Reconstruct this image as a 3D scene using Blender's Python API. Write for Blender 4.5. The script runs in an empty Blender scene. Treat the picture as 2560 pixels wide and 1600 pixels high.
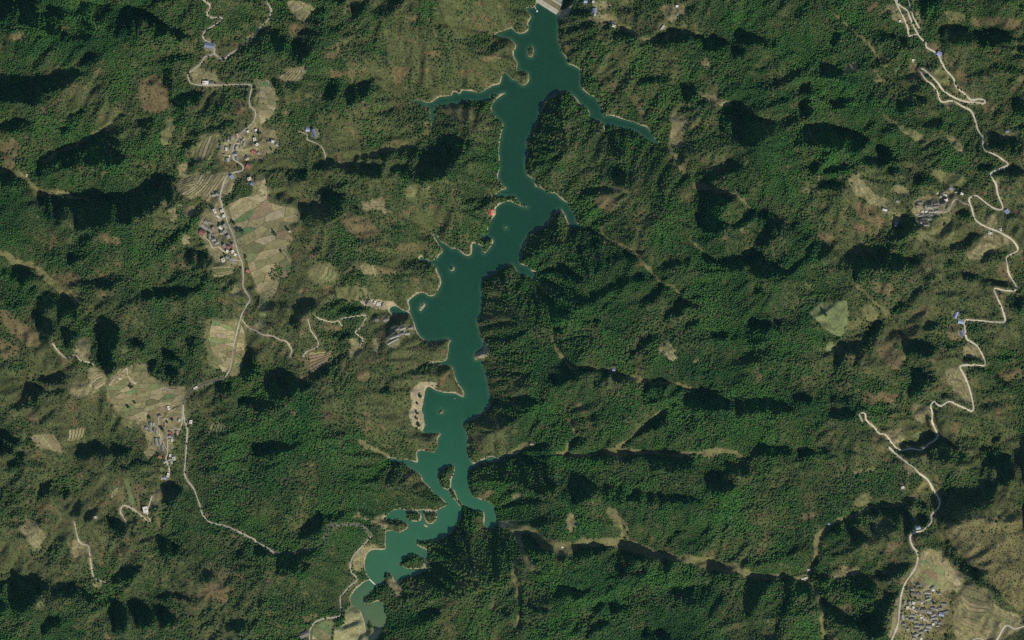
import bpy, bmesh, math, random
import numpy as np

# ---------------------------------------------------------------- camera, sky, sun, exposure
M = 1.2                       # metres per photograph pixel
W0, H0 = 2560, 1600
SUN_AZ, SUN_EL = 142.0, 36.0
sc = bpy.context.scene
C = sc.collection
cam = bpy.data.cameras.new('camera'); camo = bpy.data.objects.new('camera', cam); C.objects.link(camo)
CAM_H = 60000.0
camo.location = (0, 0, CAM_H); camo.rotation_euler = (0, 0, 0)
cam.sensor_width = 36.0; cam.lens = 36.0 * (CAM_H - 60.0) / (W0 * M)
cam.clip_start = 1000.0; cam.clip_end = 120000.0
sc.camera = camo
world = bpy.data.worlds.new('World'); sc.world = world; world.use_nodes = True
wn = world.node_tree
bg = wn.nodes['Background']
sky = wn.nodes.new('ShaderNodeTexSky'); sky.sky_type = 'NISHITA'; sky.sun_disc = False
sky.dust_density = 0.3; sky.ozone_density = 3.0; sky.sun_elevation = math.radians(SUN_EL); sky.sun_rotation = math.radians(SUN_AZ)
wn.links.new(sky.outputs[0], bg.inputs[0]); bg.inputs[1].default_value = 0.13
sun = bpy.data.lights.new('sun', 'SUN'); sun.energy = 5.0; sun.angle = math.radians(0.55); sun.color = (1.0, 0.93, 0.77)
suno = bpy.data.objects.new('sun', sun); C.objects.link(suno); suno.location = (800, -1000, 3000)
suno.rotation_euler = (math.radians(90 - SUN_EL), 0, math.radians(180 - SUN_AZ))
sc.view_settings.view_transform = 'Standard'; sc.view_settings.look = 'None'
sc.view_settings.gamma = 1.0; sc.view_settings.use_curve_mapping = False
sc.view_settings.exposure = 0.0
sc.render.engine = 'CYCLES'; sc.cycles.use_denoising = False; sc.cycles.filter_width = 1.3; sc.cycles.max_bounces = 6; sc.cycles.volume_bounces = 0

rng = np.random.default_rng(7); random.seed(7)

# ---------------------------------------------------------------- traced data (tile = column,row of 640x400 px)
K = 640 / 2419.0
def P(tile, s):
    ox, oy = int(tile[0]) * 640, int(tile[1]) * 400
    return [(ox + float(a) * K, oy + float(b) * K) for a, b in (q.split(',') for q in s.split())]
def multi(txt):
    pts = []
    for line in txt.strip().splitlines():
        t, s = line.strip().split(':'); pts += P(t, s.strip())
    return pts
WATER = multi('''
20: 240,0 215,60 135,72 150,115 182,155 155,215 150,280 80,320 0,265
10: 2419,265 2330,290 2258,325 2310,345 2370,355 2419,358
20: 0,372 38,430 10,490 25,545 52,600 50,665 150,680 160,710 150,770 95,802 50,760 0,750
10: 2419,748 2385,700 2340,685 2330,720 2305,790 2240,810 2180,840 2100,872 2010,855 1945,850 1925,882 1870,860 1850,895 1790,910 1740,915 1640,967 1540,945 1480,950 1560,998 1630,1015 1645,1060 1652,1130 1668,1190 1685,1100 1690,1025 1740,1000 1850,975 1920,980 1960,950 2050,955 2100,965 2200,940 2230,905 2300,885 2362,877 2330,897 2250,950 2225,990 2230,1050 2250,1085 2300,1130 2335,1165 2330,1210 2310,1290 2300,1380 2295,1440 2305,1512
11: 2305,0 2300,90 2285,140 2290,185 2320,215 2330,245 2360,248 2362,272 2320,282 2265,325 2150,350 2240,342 2350,345 2419,348
21: 30,345 90,418 147,441 100,437 50,420 0,395
11: 2419,387 2350,397 2290,430 2262,470 2240,540 2210,590 2190,650 2185,690 2150,707 2115,700 2130,730 2150,755 2200,745 2235,750 2242,775 2200,840 2150,887 2138,860 2150,820 2080,790 2045,785 2045,850 2020,895 1985,902 1940,880 1900,840 1850,837 1800,805 1750,775 1720,735 1655,685 1715,775 1750,830 1762,860 1740,890 1690,942 1600,940 1560,915 1540,930 1600,962 1650,985 1690,1000 1715,1060 1745,1130 1740,1180 1700,1262 1660,1287 1600,1260 1560,1255 1510,1275 1450,1320 1440,1350 1455,1400 1440,1432 1390,1420 1340,1390 1300,1380 1262,1412 1285,1450 1400,1462 1450,1440 1475,1500
12: 1490,20 1500,40 1520,110 1580,182 1640,200 1740,195 1832,185 1820,230 1815,300 1800,372 1760,392 1612,408 1680,405 1800,430 1850,450 1880,520 1910,600 1950,660 1967,700 1957,727 1880,697 1780,687 1700,665 1640,635 1610,640 1590,700 1575,790 1560,850 1580,900 1590,1000 1575,1050 1620,1077 1742,1075 1715,1130 1710,1190 1680,1247 1620,1240 1530,1245 1525,1300 1522,1347 1440,1322 1340,1315 1248,1305 1270,1340 1380,1350 1440,1385 1510,1430 1560,1480 1575,1512
13: 1580,10 1640,75 1680,130 1740,160 1806,235 1760,262 1700,287 1620,298 1580,280 1520,292 1420,292 1360,275 1290,290 1240,340 1205,365 1290,385 1320,360 1345,368 1345,385 1400,400 1440,430 1420,465 1340,502 1310,475 1290,470 1230,490 1222,540 1215,600 1222,645 1190,655 1100,662 1070,682 1040,730 1025,780 1030,850 1050,900 1072,945 1030,962 980,1002 910,1072 890,1130 905,1190 945,1215 990,1240 1010,1310 1030,1370 1042,1440 1050,1400 1060,1330 1090,1350 1120,1400 1170,1410 1215,1385 1237,1300 1215,1240 1215,1190 1150,1150 1080,1167 1018,1167 1020,1130 1080,1080 1110,1060 1120,1010 1160,1000 1210,985 1215,940 1215,880 1260,880 1300,920 1320,962 1400,930 1480,910 1540,885 1575,852 1500,842 1430,842 1380,817 1342,800 1370,785 1400,740 1470,705 1530,715 1580,748 1632,735 1625,700 1610,662 1560,640 1522,620 1530,570 1600,582 1660,580 1760,550 1860,470 1925,370 1945,275 1910,235 1880,195 1840,150 1815,95 1780,87 1745,40 1725,0
12: 1725,1440 1790,1395 1870,1380 1865,1460 1845,1512
13: 1842,40 1838,75 1865,85 1895,150 1925,205 1980,245 2060,290 2110,290 2150,300 2165,350 2160,430 2200,457 2245,455 2278,420 2275,380 2265,300 2230,225 2130,190 2060,165 2040,140 2020,80 2005,0
12: 2005,1512 2010,1450 2050,1400 2130,1362 2200,1338 2280,1342 2350,1302 2419,1288
22: 0,1284 70,1250 0,1268
12: 2419,1268 2360,1265 2300,1310 2220,1295 2140,1330 2055,1362 2010,1300 2000,1250 2000,1180 1990,1060 1972,985 2060,935 2150,875 2208,795 2215,720 2200,640 2185,540 2170,470 2140,430 2150,382 2090,382 2058,362 2080,320 2150,270 2140,200 2115,120 2125,80 2100,50 2100,0
11: 2100,1512 2130,1420 2140,1300 2137,1160 2190,1112 2260,1072 2330,1022 2419,985
21: 0,990 30,1030 80,1095 130,1090 210,1142 232,1085 225,1057 180,1042 150,1005 95,990 80,960 100,850 130,770 180,700 280,650 355,580 400,515 460,465 510,540 550,620 640,632 722,640 660,630 610,580 600,510 550,447 555,410 500,390 440,350 410,315 350,310 280,265 215,240 205,180 150,145 135,80 125,0
20: 135,1512 150,1420 145,1350 165,1300 230,1190 270,1070 310,960 380,912 450,880 520,870 560,890 600,920 640,970 700,1010 730,1060 735,1120 790,1135 860,1160 885,1250 910,1192 960,1182 1020,1210 1120,1225 1180,1250 1250,1300 1330,1347 1405,1362 1340,1300 1310,1240 1260,1197 1200,1175 1150,1150 1080,1132 1000,1110 930,1087 870,1087 850,1010 800,940 800,905 760,907 690,867 655,820 660,730 640,660 580,622 525,602 520,560 480,500 450,400 435,300 440,210 440,120 430,112 340,72 255,14
''')
ISLANDS = [P(t, s) for t, s in [
 ('20', '165,440 190,432 205,460 205,500 190,535 160,535 150,500 155,465'),
 ('11', '2350,640 2362,630 2370,640 2355,652'),
 ('11', '1835,1035 1855,1008 1875,1015 1870,1040 1840,1052'),
 ('11', '1545,1395 1560,1360 1600,1355 1598,1375 1555,1428 1542,1420'),
 ('12', '1725,865 1745,848 1770,860 1762,880 1735,890'),
 ('13', '1420,300 1440,280 1490,285 1555,320 1562,365 1540,390 1480,392 1435,372'),
 ('13', '1580,320 1600,295 1660,290 1708,310 1705,370 1680,405 1635,418 1600,390'),
 ('13', '1578,425 1595,420 1625,445 1605,448')]]

DARK = {}
DARK['00'] = '''3 170,0 380,0 360,110 250,160 170,120
2 0,0 160,0 150,300 0,310
2 160,150 420,120 780,60 760,220 520,260 640,300 740,390 600,390 420,330 200,270
3 790,20 880,40 840,200 900,290 860,380 760,410 720,340 760,200
2 880,30 1200,60 1330,130 1350,300 1280,420 1150,400 1000,290 900,230
3 1130,60 1250,80 1430,120 1530,190 1600,240 1700,300 1840,350 1660,420 1620,330 1520,340 1470,400 1440,300 1400,220 1300,150
2 1390,30 1450,0 1700,0 1640,30
3 0,750 300,740 450,730 560,690 700,640 780,700 700,800 560,880 430,910 360,1010 280,1020 170,960 0,960
2 820,520 960,500 900,600 820,640 700,640
2 1480,600 1600,540 1700,510 1850,510 1820,600 1700,600 1550,620
2 1530,640 1620,650 1640,800 1620,900 1560,800
2 1620,900 1760,900 1860,860 1960,900 1850,980 1700,1100 1640,1000
2 0,1180 200,1130 350,1170 300,1250 150,1260 0,1290
2 600,1150 720,1060 850,1030 760,1130 700,1250 600,1290 560,1260
1 860,880 1020,790 1120,680 1080,780 980,880 880,950
3 450,1512 700,1380 950,1270 1020,1250 1150,1260 1130,1400 1200,1512
2 1310,1150 1480,1120 1500,1180 1400,1300 1350,1300
2 1830,1280 2100,1160 2300,1130 2150,1230 1900,1330 1760,1400 1680,1460
1 2010,870 2180,940 2170,1060 1950,1100 1820,1140 1900,1020
2 2340,380 2419,330 2419,420 2340,500 2220,510'''
DARK['10'] = '''2 190,90 280,80 350,150 220,170
2 0,290 130,250 220,330 300,400 340,500 250,500 100,520 0,600
2 540,120 640,60 640,220 800,280 620,370 540,500 430,620 330,560 350,420 420,310 470,220
2 920,50 1050,10 1070,100 940,180 900,140
2 1090,120 1180,0 1390,0 1370,80 1260,160 1100,190
2 720,0 840,0 820,40 740,30
1 1420,210 1560,200 1600,240 1480,260
1 1640,200 1850,250 1880,330 1700,320
2 2040,370 2120,310 2200,310 2180,370 2100,410
2 120,720 190,740 270,860 260,940 190,870
2 270,770 330,760 440,820 330,870 290,850
3 640,900 720,770 800,760 800,850 750,950 650,970
3 840,900 900,830 1020,760 1140,760 1120,890 960,980 850,1010
2 1150,800 1200,810 1150,900
2 1920,970 2050,950 2200,950 2180,1050 2080,1100 2040,1010
2 1380,880 1420,880 1440,960 1340,1040 1270,1050
2 1270,1430 1600,1340 1900,1340 2050,1320 2100,1400 1900,1512 900,1512'''
DARK['20'] = '''3 1330,390 1500,320 1700,310 1780,360 1600,420 1400,470 1340,430
3 1790,350 1960,350 2060,400 1960,470 1830,480
3 2120,400 2200,340 2419,335 2419,430 2250,450
3 2290,660 2419,620 2419,680 2300,690
2 960,310 1100,310 1180,370 1050,430 960,430
2 860,220 940,190 950,270 870,300
3 1180,780 1400,730 1540,690 1480,790 1280,800
2 2090,480 2200,470 2190,560 2100,560
2 660,720 760,680 780,770 680,830
1 600,520 740,460 800,560 700,650
2 1780,950 1920,920 1900,980 1720,1040
3 1970,1020 2130,1030 2080,1150 2000,1280 1950,1200
3 2170,1080 2250,1080 2380,1130 2419,1250 2350,1380 2250,1420 2150,1350
2 270,1050 450,880 560,890 560,1000 400,1100 280,1180
2 900,1200 960,1180 1180,1250 1260,1350 1150,1380 930,1330
2 1620,840 1740,820 1780,860 1640,960
2 520,0 600,0 560,60 510,110
2 540,150 600,60 700,60 700,180
2 980,90 1200,70 1200,130 1000,140
1 1660,80 1760,0 1760,150 1670,190'''
DARK['30'] = '''2 0,380 70,390 70,450 0,480
2 110,530 200,480 260,500 150,560 0,680 0,600
2 230,120 300,70 430,0 420,40 320,140 240,170
3 590,420 640,340 710,310 690,390 620,470
2 480,620 580,600 640,680 800,720 900,690 840,780 700,760 500,720
2 990,330 1080,290 1250,360 1050,420 960,400
2 1250,400 1330,350 1350,440 1200,470
3 1640,260 1730,240 1900,270 1960,340 1900,420 1780,440 1640,400
3 1960,330 2050,260 2200,270 2310,350 2290,420 2100,440 1960,420
2 1640,0 1420,0 1430,100 1500,210 1600,180
3 2060,0 2250,10 2419,40 2419,70 2300,40
3 1920,700 2050,650 2100,610 2250,620 2419,670 2419,700 2200,690 2050,720 1950,740
3 2360,440 2419,430 2419,520 2370,510
2 330,820 400,780 420,1000 400,1130 350,1160
2 620,990 720,930 830,920 700,1000 600,1080
3 1190,1050 1290,960 1400,910 1480,930 1430,1010 1290,1080
3 220,1280 340,1190 560,1190 720,1230 840,1260 940,1290 990,1390 800,1440 680,1430 500,1400 240,1380
3 1050,1400 1100,1390 1180,1430 1160,1512 1050,1512
2 0,1180 90,1160 60,1300 0,1300
2 1480,1160 1560,1120 1670,1150 1640,1230 1450,1230
2 2150,1080 2230,960 2250,990 2180,1090 2110,1250
2 2320,950 2419,930 2419,1100 2320,1070
2 2080,1350 2200,1340 2419,1320 2419,1512 2280,1470'''
DARK['01'] = '''3 400,0 440,0 1200,0 1160,40 1000,80 880,60 700,90 560,110 450,140 380,200 330,150 350,70
3 0,140 100,130 200,170 190,240 100,260 0,240
3 380,330 470,330 480,440 470,570 420,560 400,440
3 530,390 640,370 660,470 640,560 560,600 500,600
3 680,560 700,480 560,380 830,360 1050,340 1300,300 1400,240 1480,260 1540,380 1480,480 1340,550 1270,560 1240,610 1050,620 930,680 840,660 720,640
3 1460,190 1560,160 1660,150 1630,250 1630,420 1540,380 1480,260
2 700,850 780,760 900,710 860,830 770,900 700,1000 640,1000
3 720,1250 850,1180 1100,1130 1180,1070 1100,1170 1030,1240 900,1230
2 1460,880 1520,780 1570,740 1700,700 1650,800 1540,900 1410,960
2 1640,680 1780,580 1840,500 1870,540 1780,660 1700,700
2 1110,1380 1250,1310 1450,1260 1900,1180 1900,1250 1600,1330 1350,1330 1200,1370 1120,1430
2 1860,1200 1920,1090 1990,1050 1940,1180 1880,1300
2 2080,1220 2260,1130 2200,1200 2100,1280
3 320,1500 360,1330 460,1240 560,1290 480,1400 420,1512
3 560,1500 620,1330 740,1380 720,1512
2 0,1000 100,1040 300,1050 360,1130 240,1180 60,1100
2 60,1350 180,1330 280,1220 360,1200 300,1290 170,1370 50,1390
2 1780,870 1980,850 2010,990 1850,1060 1750,960
1 830,1500 1050,1460 1000,1512'''
DARK['11'] = '''3 520,110 640,10 760,0 820,60 1200,60 1200,180 1000,170 850,110 600,100
2 0,130 60,95 510,105 500,200 310,220 300,110
2 1260,90 1640,40 1850,0 2000,30 1950,170 1560,230 1400,170
3 640,340 740,310 850,370 830,500 720,580 680,500
2 420,450 600,430 680,500 740,580 560,620 440,560
2 180,330 280,300 380,350 300,430 230,410
2 1290,620 1420,600 1560,620 1500,660 1340,640
3 1350,950 1450,910 1540,930 1490,990 1360,1000
1 1300,1100 1420,1080 1400,1200 1310,1180
1 1670,390 1780,370 1850,400 1750,450 1660,500
2 0,1350 300,1340 340,1390 200,1420 0,1400
2 380,1400 560,1330 580,1400 420,1512 350,1512
2 760,1400 900,1370 1080,1400 1000,1470 800,1470
2 2150,1190 2260,1090 2400,1010 2340,1120 2240,1240 2170,1330
3 2280,1330 2419,1230 2419,1400 2330,1440 2180,1400'''
DARK['21'] = '''2 960,140 1040,110 1090,180 1060,250 960,240
2 580,380 700,320 960,290 900,330 720,360 600,410
3 360,610 450,500 510,600 480,680 300,760 180,760 200,700
2 130,790 280,790 260,860 130,930 90,940
2 580,830 700,790 900,750 830,820 640,870
2 240,1060 400,1030 460,1040 660,1120 740,1160 600,1140 420,1070 260,1100
3 600,1380 900,1210 1150,1110 1280,1070 1240,1130 1000,1220 740,1360 640,1400
2 800,960 1080,880 1210,900 1200,960 1000,960
3 1830,200 1860,120 1960,50 2200,30 2200,90 2050,130 1920,210 1840,230
3 1830,310 1890,290 2100,360 2010,490 1960,560 2060,620 1980,700 1850,720 1760,640 1750,540 1820,450
3 2060,620 2180,570 2280,500 2419,490 2419,570 2250,600 2100,640
3 1380,1020 1500,960 1700,960 1600,1000 1400,1040
2 1740,870 1850,930 1950,980 1880,1000 1780,940
3 1980,980 2150,940 2419,900 2419,1140 2280,1130 2300,1010 2100,1060
2 1260,1340 1350,1200 1440,1160 1490,1210 1380,1300 1260,1400 1180,1420
3 1460,1480 1600,1350 1750,1370 1650,1450 1500,1512 1430,1512
2 2300,1200 2340,1170 2380,1290 2290,1270
2 2340,780 2419,750 2419,800
2 300,1310 400,1320 420,1390 340,1400
2 340,1512 440,1440 560,1440 540,1512
2 1740,160 1840,100 1830,150 1760,180
2 1480,260 1640,150 1690,160 1600,260 1500,290'''
DARK['31'] = '''3 410,90 470,50 620,80 760,50 830,90 700,130 560,150 440,160
3 480,230 560,200 740,220 740,270 620,290 500,280
3 900,0 1230,0 1180,40 1000,70 880,40
2 1110,120 1200,60 1290,90 1200,150
3 2000,60 2180,70 2260,60 2380,80 2419,150 2300,170 2120,140 1990,130
2 0,490 60,500 150,580 100,650 0,730
3 400,820 540,760 620,850 500,940 380,960 300,1010 200,1080 0,1120 0,980 150,1060 300,960
2 620,890 700,880 810,910 720,960
3 815,930 930,920 1030,930 1160,880 1290,920 1280,980 1390,930 1500,950 1420,1020 1230,1060 1080,1050 1000,1000 860,1090 810,1140
3 1270,560 1320,450 1380,480 1380,600 1320,720 1250,770 1240,650
3 1720,850 1850,760 1950,690 2060,690 1960,770 1850,850 1740,880
3 1990,960 2100,870 2260,870 2250,910 2100,950 1990,990
3 1820,1080 2020,1100 2230,1170 2419,1220 2419,1260 2250,1220 2050,1180 1900,1150
2 1640,1000 1720,940 1780,970 1700,1020
3 1480,1100 1560,1050 1540,1120 1480,1170
2 1150,1420 1300,1350 1450,1180 1480,1240 1400,1340 1250,1420 1160,1480
2 2240,490 2380,500 2419,560 2300,560
2 1760,490 1900,470 1920,540 1800,560
2 1380,150 1500,140 1600,180 1520,250 1400,230
2 2240,1280 2419,1290 2419,1450 2280,1400
1 230,640 330,650 380,720 300,780'''
DARK['02'] = '''2 350,0 520,0 540,100 470,200 390,200
3 580,50 690,130 770,120 690,260 640,310 620,200
3 940,100 1000,0 1130,80 1130,220 1060,300 1110,440 1020,540 950,430 930,250
3 1190,210 1300,180 1390,230 1380,280 1220,290
3 1520,300 1600,290 1760,410 1740,440 1640,390 1560,400
2 1430,420 1500,400 1510,520 1430,520
2 1540,430 1700,450 1680,640 1580,620
2 1770,170 1850,130 1860,250 1790,350
3 340,560 600,520 670,550 600,600 420,620
3 200,740 250,630 360,620 420,690 350,760 250,750
2 440,680 640,660 580,720 450,710
2 60,860 200,780 400,760 300,830 150,850
3 700,1260 760,1220 950,1190 1020,1230 1280,1220 1200,1270 980,1280 850,1310 720,1300
3 80,1400 150,1290 230,1240 270,1300 240,1400 140,1430 60,1500
3 0,1060 130,1090 200,1160 130,1250 0,1280
2 2000,600 2100,560 2200,600 2200,680 2080,700
3 2260,780 2330,750 2419,770 2419,850 2280,840
2 1100,1380 1450,1320 1400,1370 1150,1410
2 2320,350 2419,250 2419,500 2300,600
2 1840,1440 1950,1400 2100,1390 2050,1440'''
DARK['12'] = '''3 140,540 320,500 370,560 500,620 600,590 500,640 380,690 220,790 130,800 140,650
3 500,540 720,420 880,270 860,340 740,480 560,600
3 0,800 130,810 80,860 0,860
3 1200,590 1300,540 1500,470 1640,420 1800,430 1700,460 1480,500 1350,540 1230,620
2 310,0 430,0 400,90 330,100
2 770,150 870,120 900,160 800,200
2 1150,680 1300,600 1280,700 1180,700
2 2200,250 2419,230 2419,300 2240,320
3 2170,480 2419,460 2419,560 2200,530
3 1990,970 2100,920 2215,800 2350,760 2419,800 2419,900 2250,950 2100,1000 2010,1070 2000,1200
3 2050,1400 2200,1350 2419,1300 2419,1420 2250,1460 2100,1440
2 800,1180 900,1150 1060,1200 1000,1230 850,1230
2 0,1200 150,1190 430,1170 300,1240 150,1290 0,1320
2 0,400 50,460 40,560 0,540
1 460,1000 560,1000 600,1040 500,1050'''
DARK['22'] = '''3 390,100 440,80 480,150 400,160
3 640,30 880,0 840,40 700,60
2 1420,20 1540,0 1500,40
3 1620,80 1750,0 1780,40 1640,130
2 1870,130 2050,110 2060,190 1900,230
3 2210,130 2280,0 2419,60 2419,160 2340,230 2280,280 2200,200
3 1080,420 1180,270 1300,190 1430,140 1330,220 1200,310 1110,400
3 400,600 550,450 760,460 840,490 700,520 560,580 440,660
3 750,620 880,480 920,520 860,600 770,680
2 940,560 980,500 1070,530 1020,620
3 1210,700 1280,590 1490,590 1430,700 1400,790 1240,810
3 1470,740 1560,640 1650,640 1560,720 1500,760
3 1600,810 1700,730 1900,720 2050,760 2100,840 1950,860 1750,870
3 2100,880 2140,770 2240,750 2419,790 2419,880 2250,910
3 1760,590 1870,530 2050,440 2250,440 2180,490 2000,490 1850,570
3 1020,1200 1150,1120 1300,990 1480,880 1460,980 1290,1060 1120,1160
3 550,1230 560,1170 630,1120 720,1130 680,1190 600,1220
3 40,1290 130,1250 250,1260 220,1330 180,1420 60,1400
3 270,1290 360,1260 410,1280 320,1310
3 0,1440 80,1430 100,1490 0,1512
2 820,1240 1000,1260 1000,1330 900,1370
3 1010,1300 1120,1260 1180,1290 1130,1340 1030,1340
3 1200,1290 1600,1280 1600,1400 1300,1380
2 1300,1400 1700,1300 1740,1400 1500,1450
3 2240,1310 2350,1190 2419,1170 2419,1260 2330,1300
2 2000,1440 2200,1380 2300,1400 2200,1490
2 0,480 200,520 150,640 0,600
3 0,770 220,770 200,830 60,850 0,840
1 750,880 820,860 810,1000 760,1000'''
DARK['32'] = '''3 620,350 720,260 860,220 1000,60 1100,0 1080,90 1000,250 930,330 850,430 820,470 840,330 740,340 700,440 640,500
3 0,820 80,800 230,840 260,890 100,910 0,880
3 240,760 320,710 450,760 400,790 260,790
2 560,780 640,730 840,710 780,770 620,790
2 600,890 760,860 860,900 740,970 620,940
3 1320,230 1400,190 1500,220 1600,310 1500,340 1340,340
3 1840,350 1890,335 2000,410 1850,410
2 1640,340 1800,330 1800,380 1660,370
3 1380,470 1500,470 1600,540 1540,640 1440,700 1340,740 1330,690 1390,600
2 1620,680 1700,700 1740,760 1640,740
3 2050,440 2150,500 2300,640 2260,660 2100,560
2 1980,810 2140,790 2250,830 2000,840
3 2120,330 2419,310 2419,380 2250,370
2 1430,100 1520,40 1640,20 1560,90
3 1500,1080 1600,1070 1640,1130 1560,1160 1500,1160 1480,1180
3 1290,1160 1340,1160 1420,1220 1280,1210
3 1480,1230 1600,1130 1700,1170 1880,1250 1880,1380 1720,1360 1600,1360 1500,1310
3 2000,1290 2100,1180 2200,1250 2340,1350 2340,1512 2200,1512 2180,1420 2050,1400
3 2360,1280 2419,1240 2419,1440 2370,1400
3 2120,1130 2250,1050 2230,1110 2130,1180
3 0,1200 180,1200 250,1250 200,1290 0,1300
3 280,1260 370,1230 470,1280 310,1300
3 500,1270 570,1230 670,1280 540,1310
3 680,1250 780,1220 880,1260 720,1300
3 0,0 60,60 0,130
2 60,20 150,60 80,110
2 1260,1250 1430,1240 1400,1300 1280,1290'''
DARK['03'] = '''3 350,180 400,60 500,20 490,120 420,180
3 560,140 620,60 690,130 620,190
3 660,330 720,210 790,190 760,300 700,350
3 780,380 830,260 910,330 880,400
3 1030,400 1220,410 1210,500 1130,550 1060,470
2 1250,500 1290,480 1280,590
3 1490,560 1560,540 1640,600 1730,650 1700,720 1560,740 1480,650
3 1540,100 1640,40 1750,100 1700,160 1560,270
3 140,900 260,950 300,920 380,930 470,1000 380,1110 280,1220 160,1310 120,1200 120,1000
3 0,1130 70,1160 80,1270 0,1290
2 0,940 60,960 40,1060 0,1060
2 500,1030 700,970 770,1040 740,1120 560,1120 400,1210
3 1040,1170 1120,1150 1190,1200 1220,1330 1180,1440 1090,1440 1060,1300
3 1230,1190 1350,1160 1480,1280 1440,1400 1300,1420 1260,1300
3 1480,1250 1560,1230 1700,1330 1640,1370 1530,1400
3 1390,1120 1620,1080 1800,1110 1820,1150 1600,1120 1450,1130
3 1040,920 1180,840 1360,800 1330,880 1200,960 1060,1000
2 400,1400 480,1290 600,1310 560,1380 420,1460
2 840,1360 960,1380 940,1420
2 780,1030 900,1110 1000,1150 900,1160 780,1110
2 1890,900 1960,860 2050,920 1900,960
2 2180,780 2330,560 2400,580 2280,740
2 2020,480 2100,450 2070,520
2 2100,1400 2300,1340 2419,1360 2250,1450'''
DARK['13'] = '''2 500,400 600,310 720,350 760,290 860,290 1000,390 850,440 700,440 600,560 380,570 440,480
2 190,900 200,700 400,670 680,580 640,700 450,760 560,900 430,960 300,880
3 0,650 130,650 120,720 0,740
3 1680,590 1860,480 1940,280 2060,290 2060,420 1990,500 1950,620 1800,620
2 1640,660 1980,620 1940,720 1720,760 1640,740
3 1400,960 1620,860 1830,860 1940,880 1900,970 1780,1060 1600,1050 1640,960
3 1270,1310 1480,1260 1700,1210 1780,1280 1600,1370 1350,1420 1200,1512 1240,1400
2 1390,1010 1380,1250 1420,1200 1410,1000
2 1120,1020 1200,1000 1170,1090 1050,1120
2 530,80 640,30 600,90 540,120
2 920,270 1010,190 980,250
3 2010,30 2200,0 2419,0 2419,60 2280,80 2120,60
2 2280,310 2419,240 2419,370 2290,370
2 2310,1280 2419,1230 2419,1300
2 0,1180 130,1040 90,1130 20,1240'''
DARK['23'] = '''3 570,200 640,80 720,20 830,90 700,210 620,220
3 830,120 900,80 1100,100 1020,240 850,200
3 1060,200 1160,130 1400,140 1700,170 1900,230 1700,220 1340,230 1150,230
3 1840,60 1900,20 2110,20 2080,100 1960,160 1860,110
3 0,250 120,180 280,90 440,10 400,60 180,200 30,270
2 190,460 270,350 390,270 350,350 240,460
2 60,560 100,510 250,580 400,660 300,700 100,640
3 590,670 760,620 880,630 860,680 700,760 600,740
3 450,740 560,740 580,770 460,770
3 1040,690 1200,700 1420,720 1360,760 1080,750
3 980,870 1100,870 1280,840 1240,910 1060,910
3 1440,740 1560,730 1500,840 1440,910
3 1610,920 1680,820 1720,800 1680,880
3 1880,790 1960,800 2030,830 2080,870 2200,900 2120,940 2010,980 1930,990 1860,1000 1900,880
3 2220,1080 2320,930 2419,940 2419,1000 2340,1120 2280,1280 2170,1310
3 390,1120 430,1070 540,1050 740,1050 700,1090 600,1140 460,1120
2 720,1240 830,1140 880,1170 800,1240
3 690,1490 780,1370 920,1320 930,1370 800,1440 720,1512
3 1220,1500 1280,1340 1320,1420 1450,1420 1500,1512
2 1120,1300 1270,1320 1200,1340
2 940,1190 1060,1180 1060,1250 950,1260
3 100,1200 380,1250 300,1270 130,1220
2 1090,440 1190,340 1140,440
2 1440,640 1540,480 1640,480 1530,560
2 1400,1020 1900,1000 1800,1200 1600,1150
2 880,1030 1000,970 1000,1020 900,1090'''
DARK['33'] = '''3 920,300 1000,260 1120,250 1250,300 1240,420 1120,350 950,370 900,340
3 750,390 860,340 900,420 780,430
2 560,470 640,440 740,470 720,560 560,560
2 970,440 1080,370 1200,420 1230,470 1080,540 1000,520
3 790,500 830,490 1000,590 1060,610 900,600 820,610
3 1290,310 1340,310 1410,430 1400,500 1310,530 1290,420
3 1410,350 1540,380 1530,440 1430,470
2 1280,230 1350,190 1480,210 1540,270 1400,280
3 1620,200 1660,160 1800,160 2000,140 2060,50 2180,40 2120,200 2060,270 1900,300 1780,430 1700,480 1640,400 1600,300
3 2160,0 2300,0 2260,60 2150,60
3 1000,940 1150,850 1300,790 1380,780 1300,900 1180,950 1080,950
3 380,900 440,800 490,740 480,820 430,870
2 400,890 520,900 600,950 500,980 420,950
3 0,920 80,950 60,1000 0,1000
3 160,940 260,940 260,1000 180,1000
3 180,1050 300,990 400,990 450,1080 320,1080 220,1190 140,1320 80,1480 70,1400 150,1230
2 490,1080 560,1030 720,920 840,890 1000,950 1010,1080 960,1150 850,1110 700,1050
3 860,1080 1010,1080 980,1160 900,1150
3 540,1190 640,1240 740,1310 860,1350 950,1340 1050,1200 1180,1060 1250,1070 1150,1200 1120,1400 1100,1500 940,1512 900,1440 700,1380 600,1360 550,1300
2 1240,720 1340,610 1360,680 1260,720
2 1420,660 1470,660 1430,760
2 1660,600 1700,560 1800,700 1900,800 2050,960 2200,1050 2150,1070 1980,980 1850,870 1700,730'''

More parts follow.
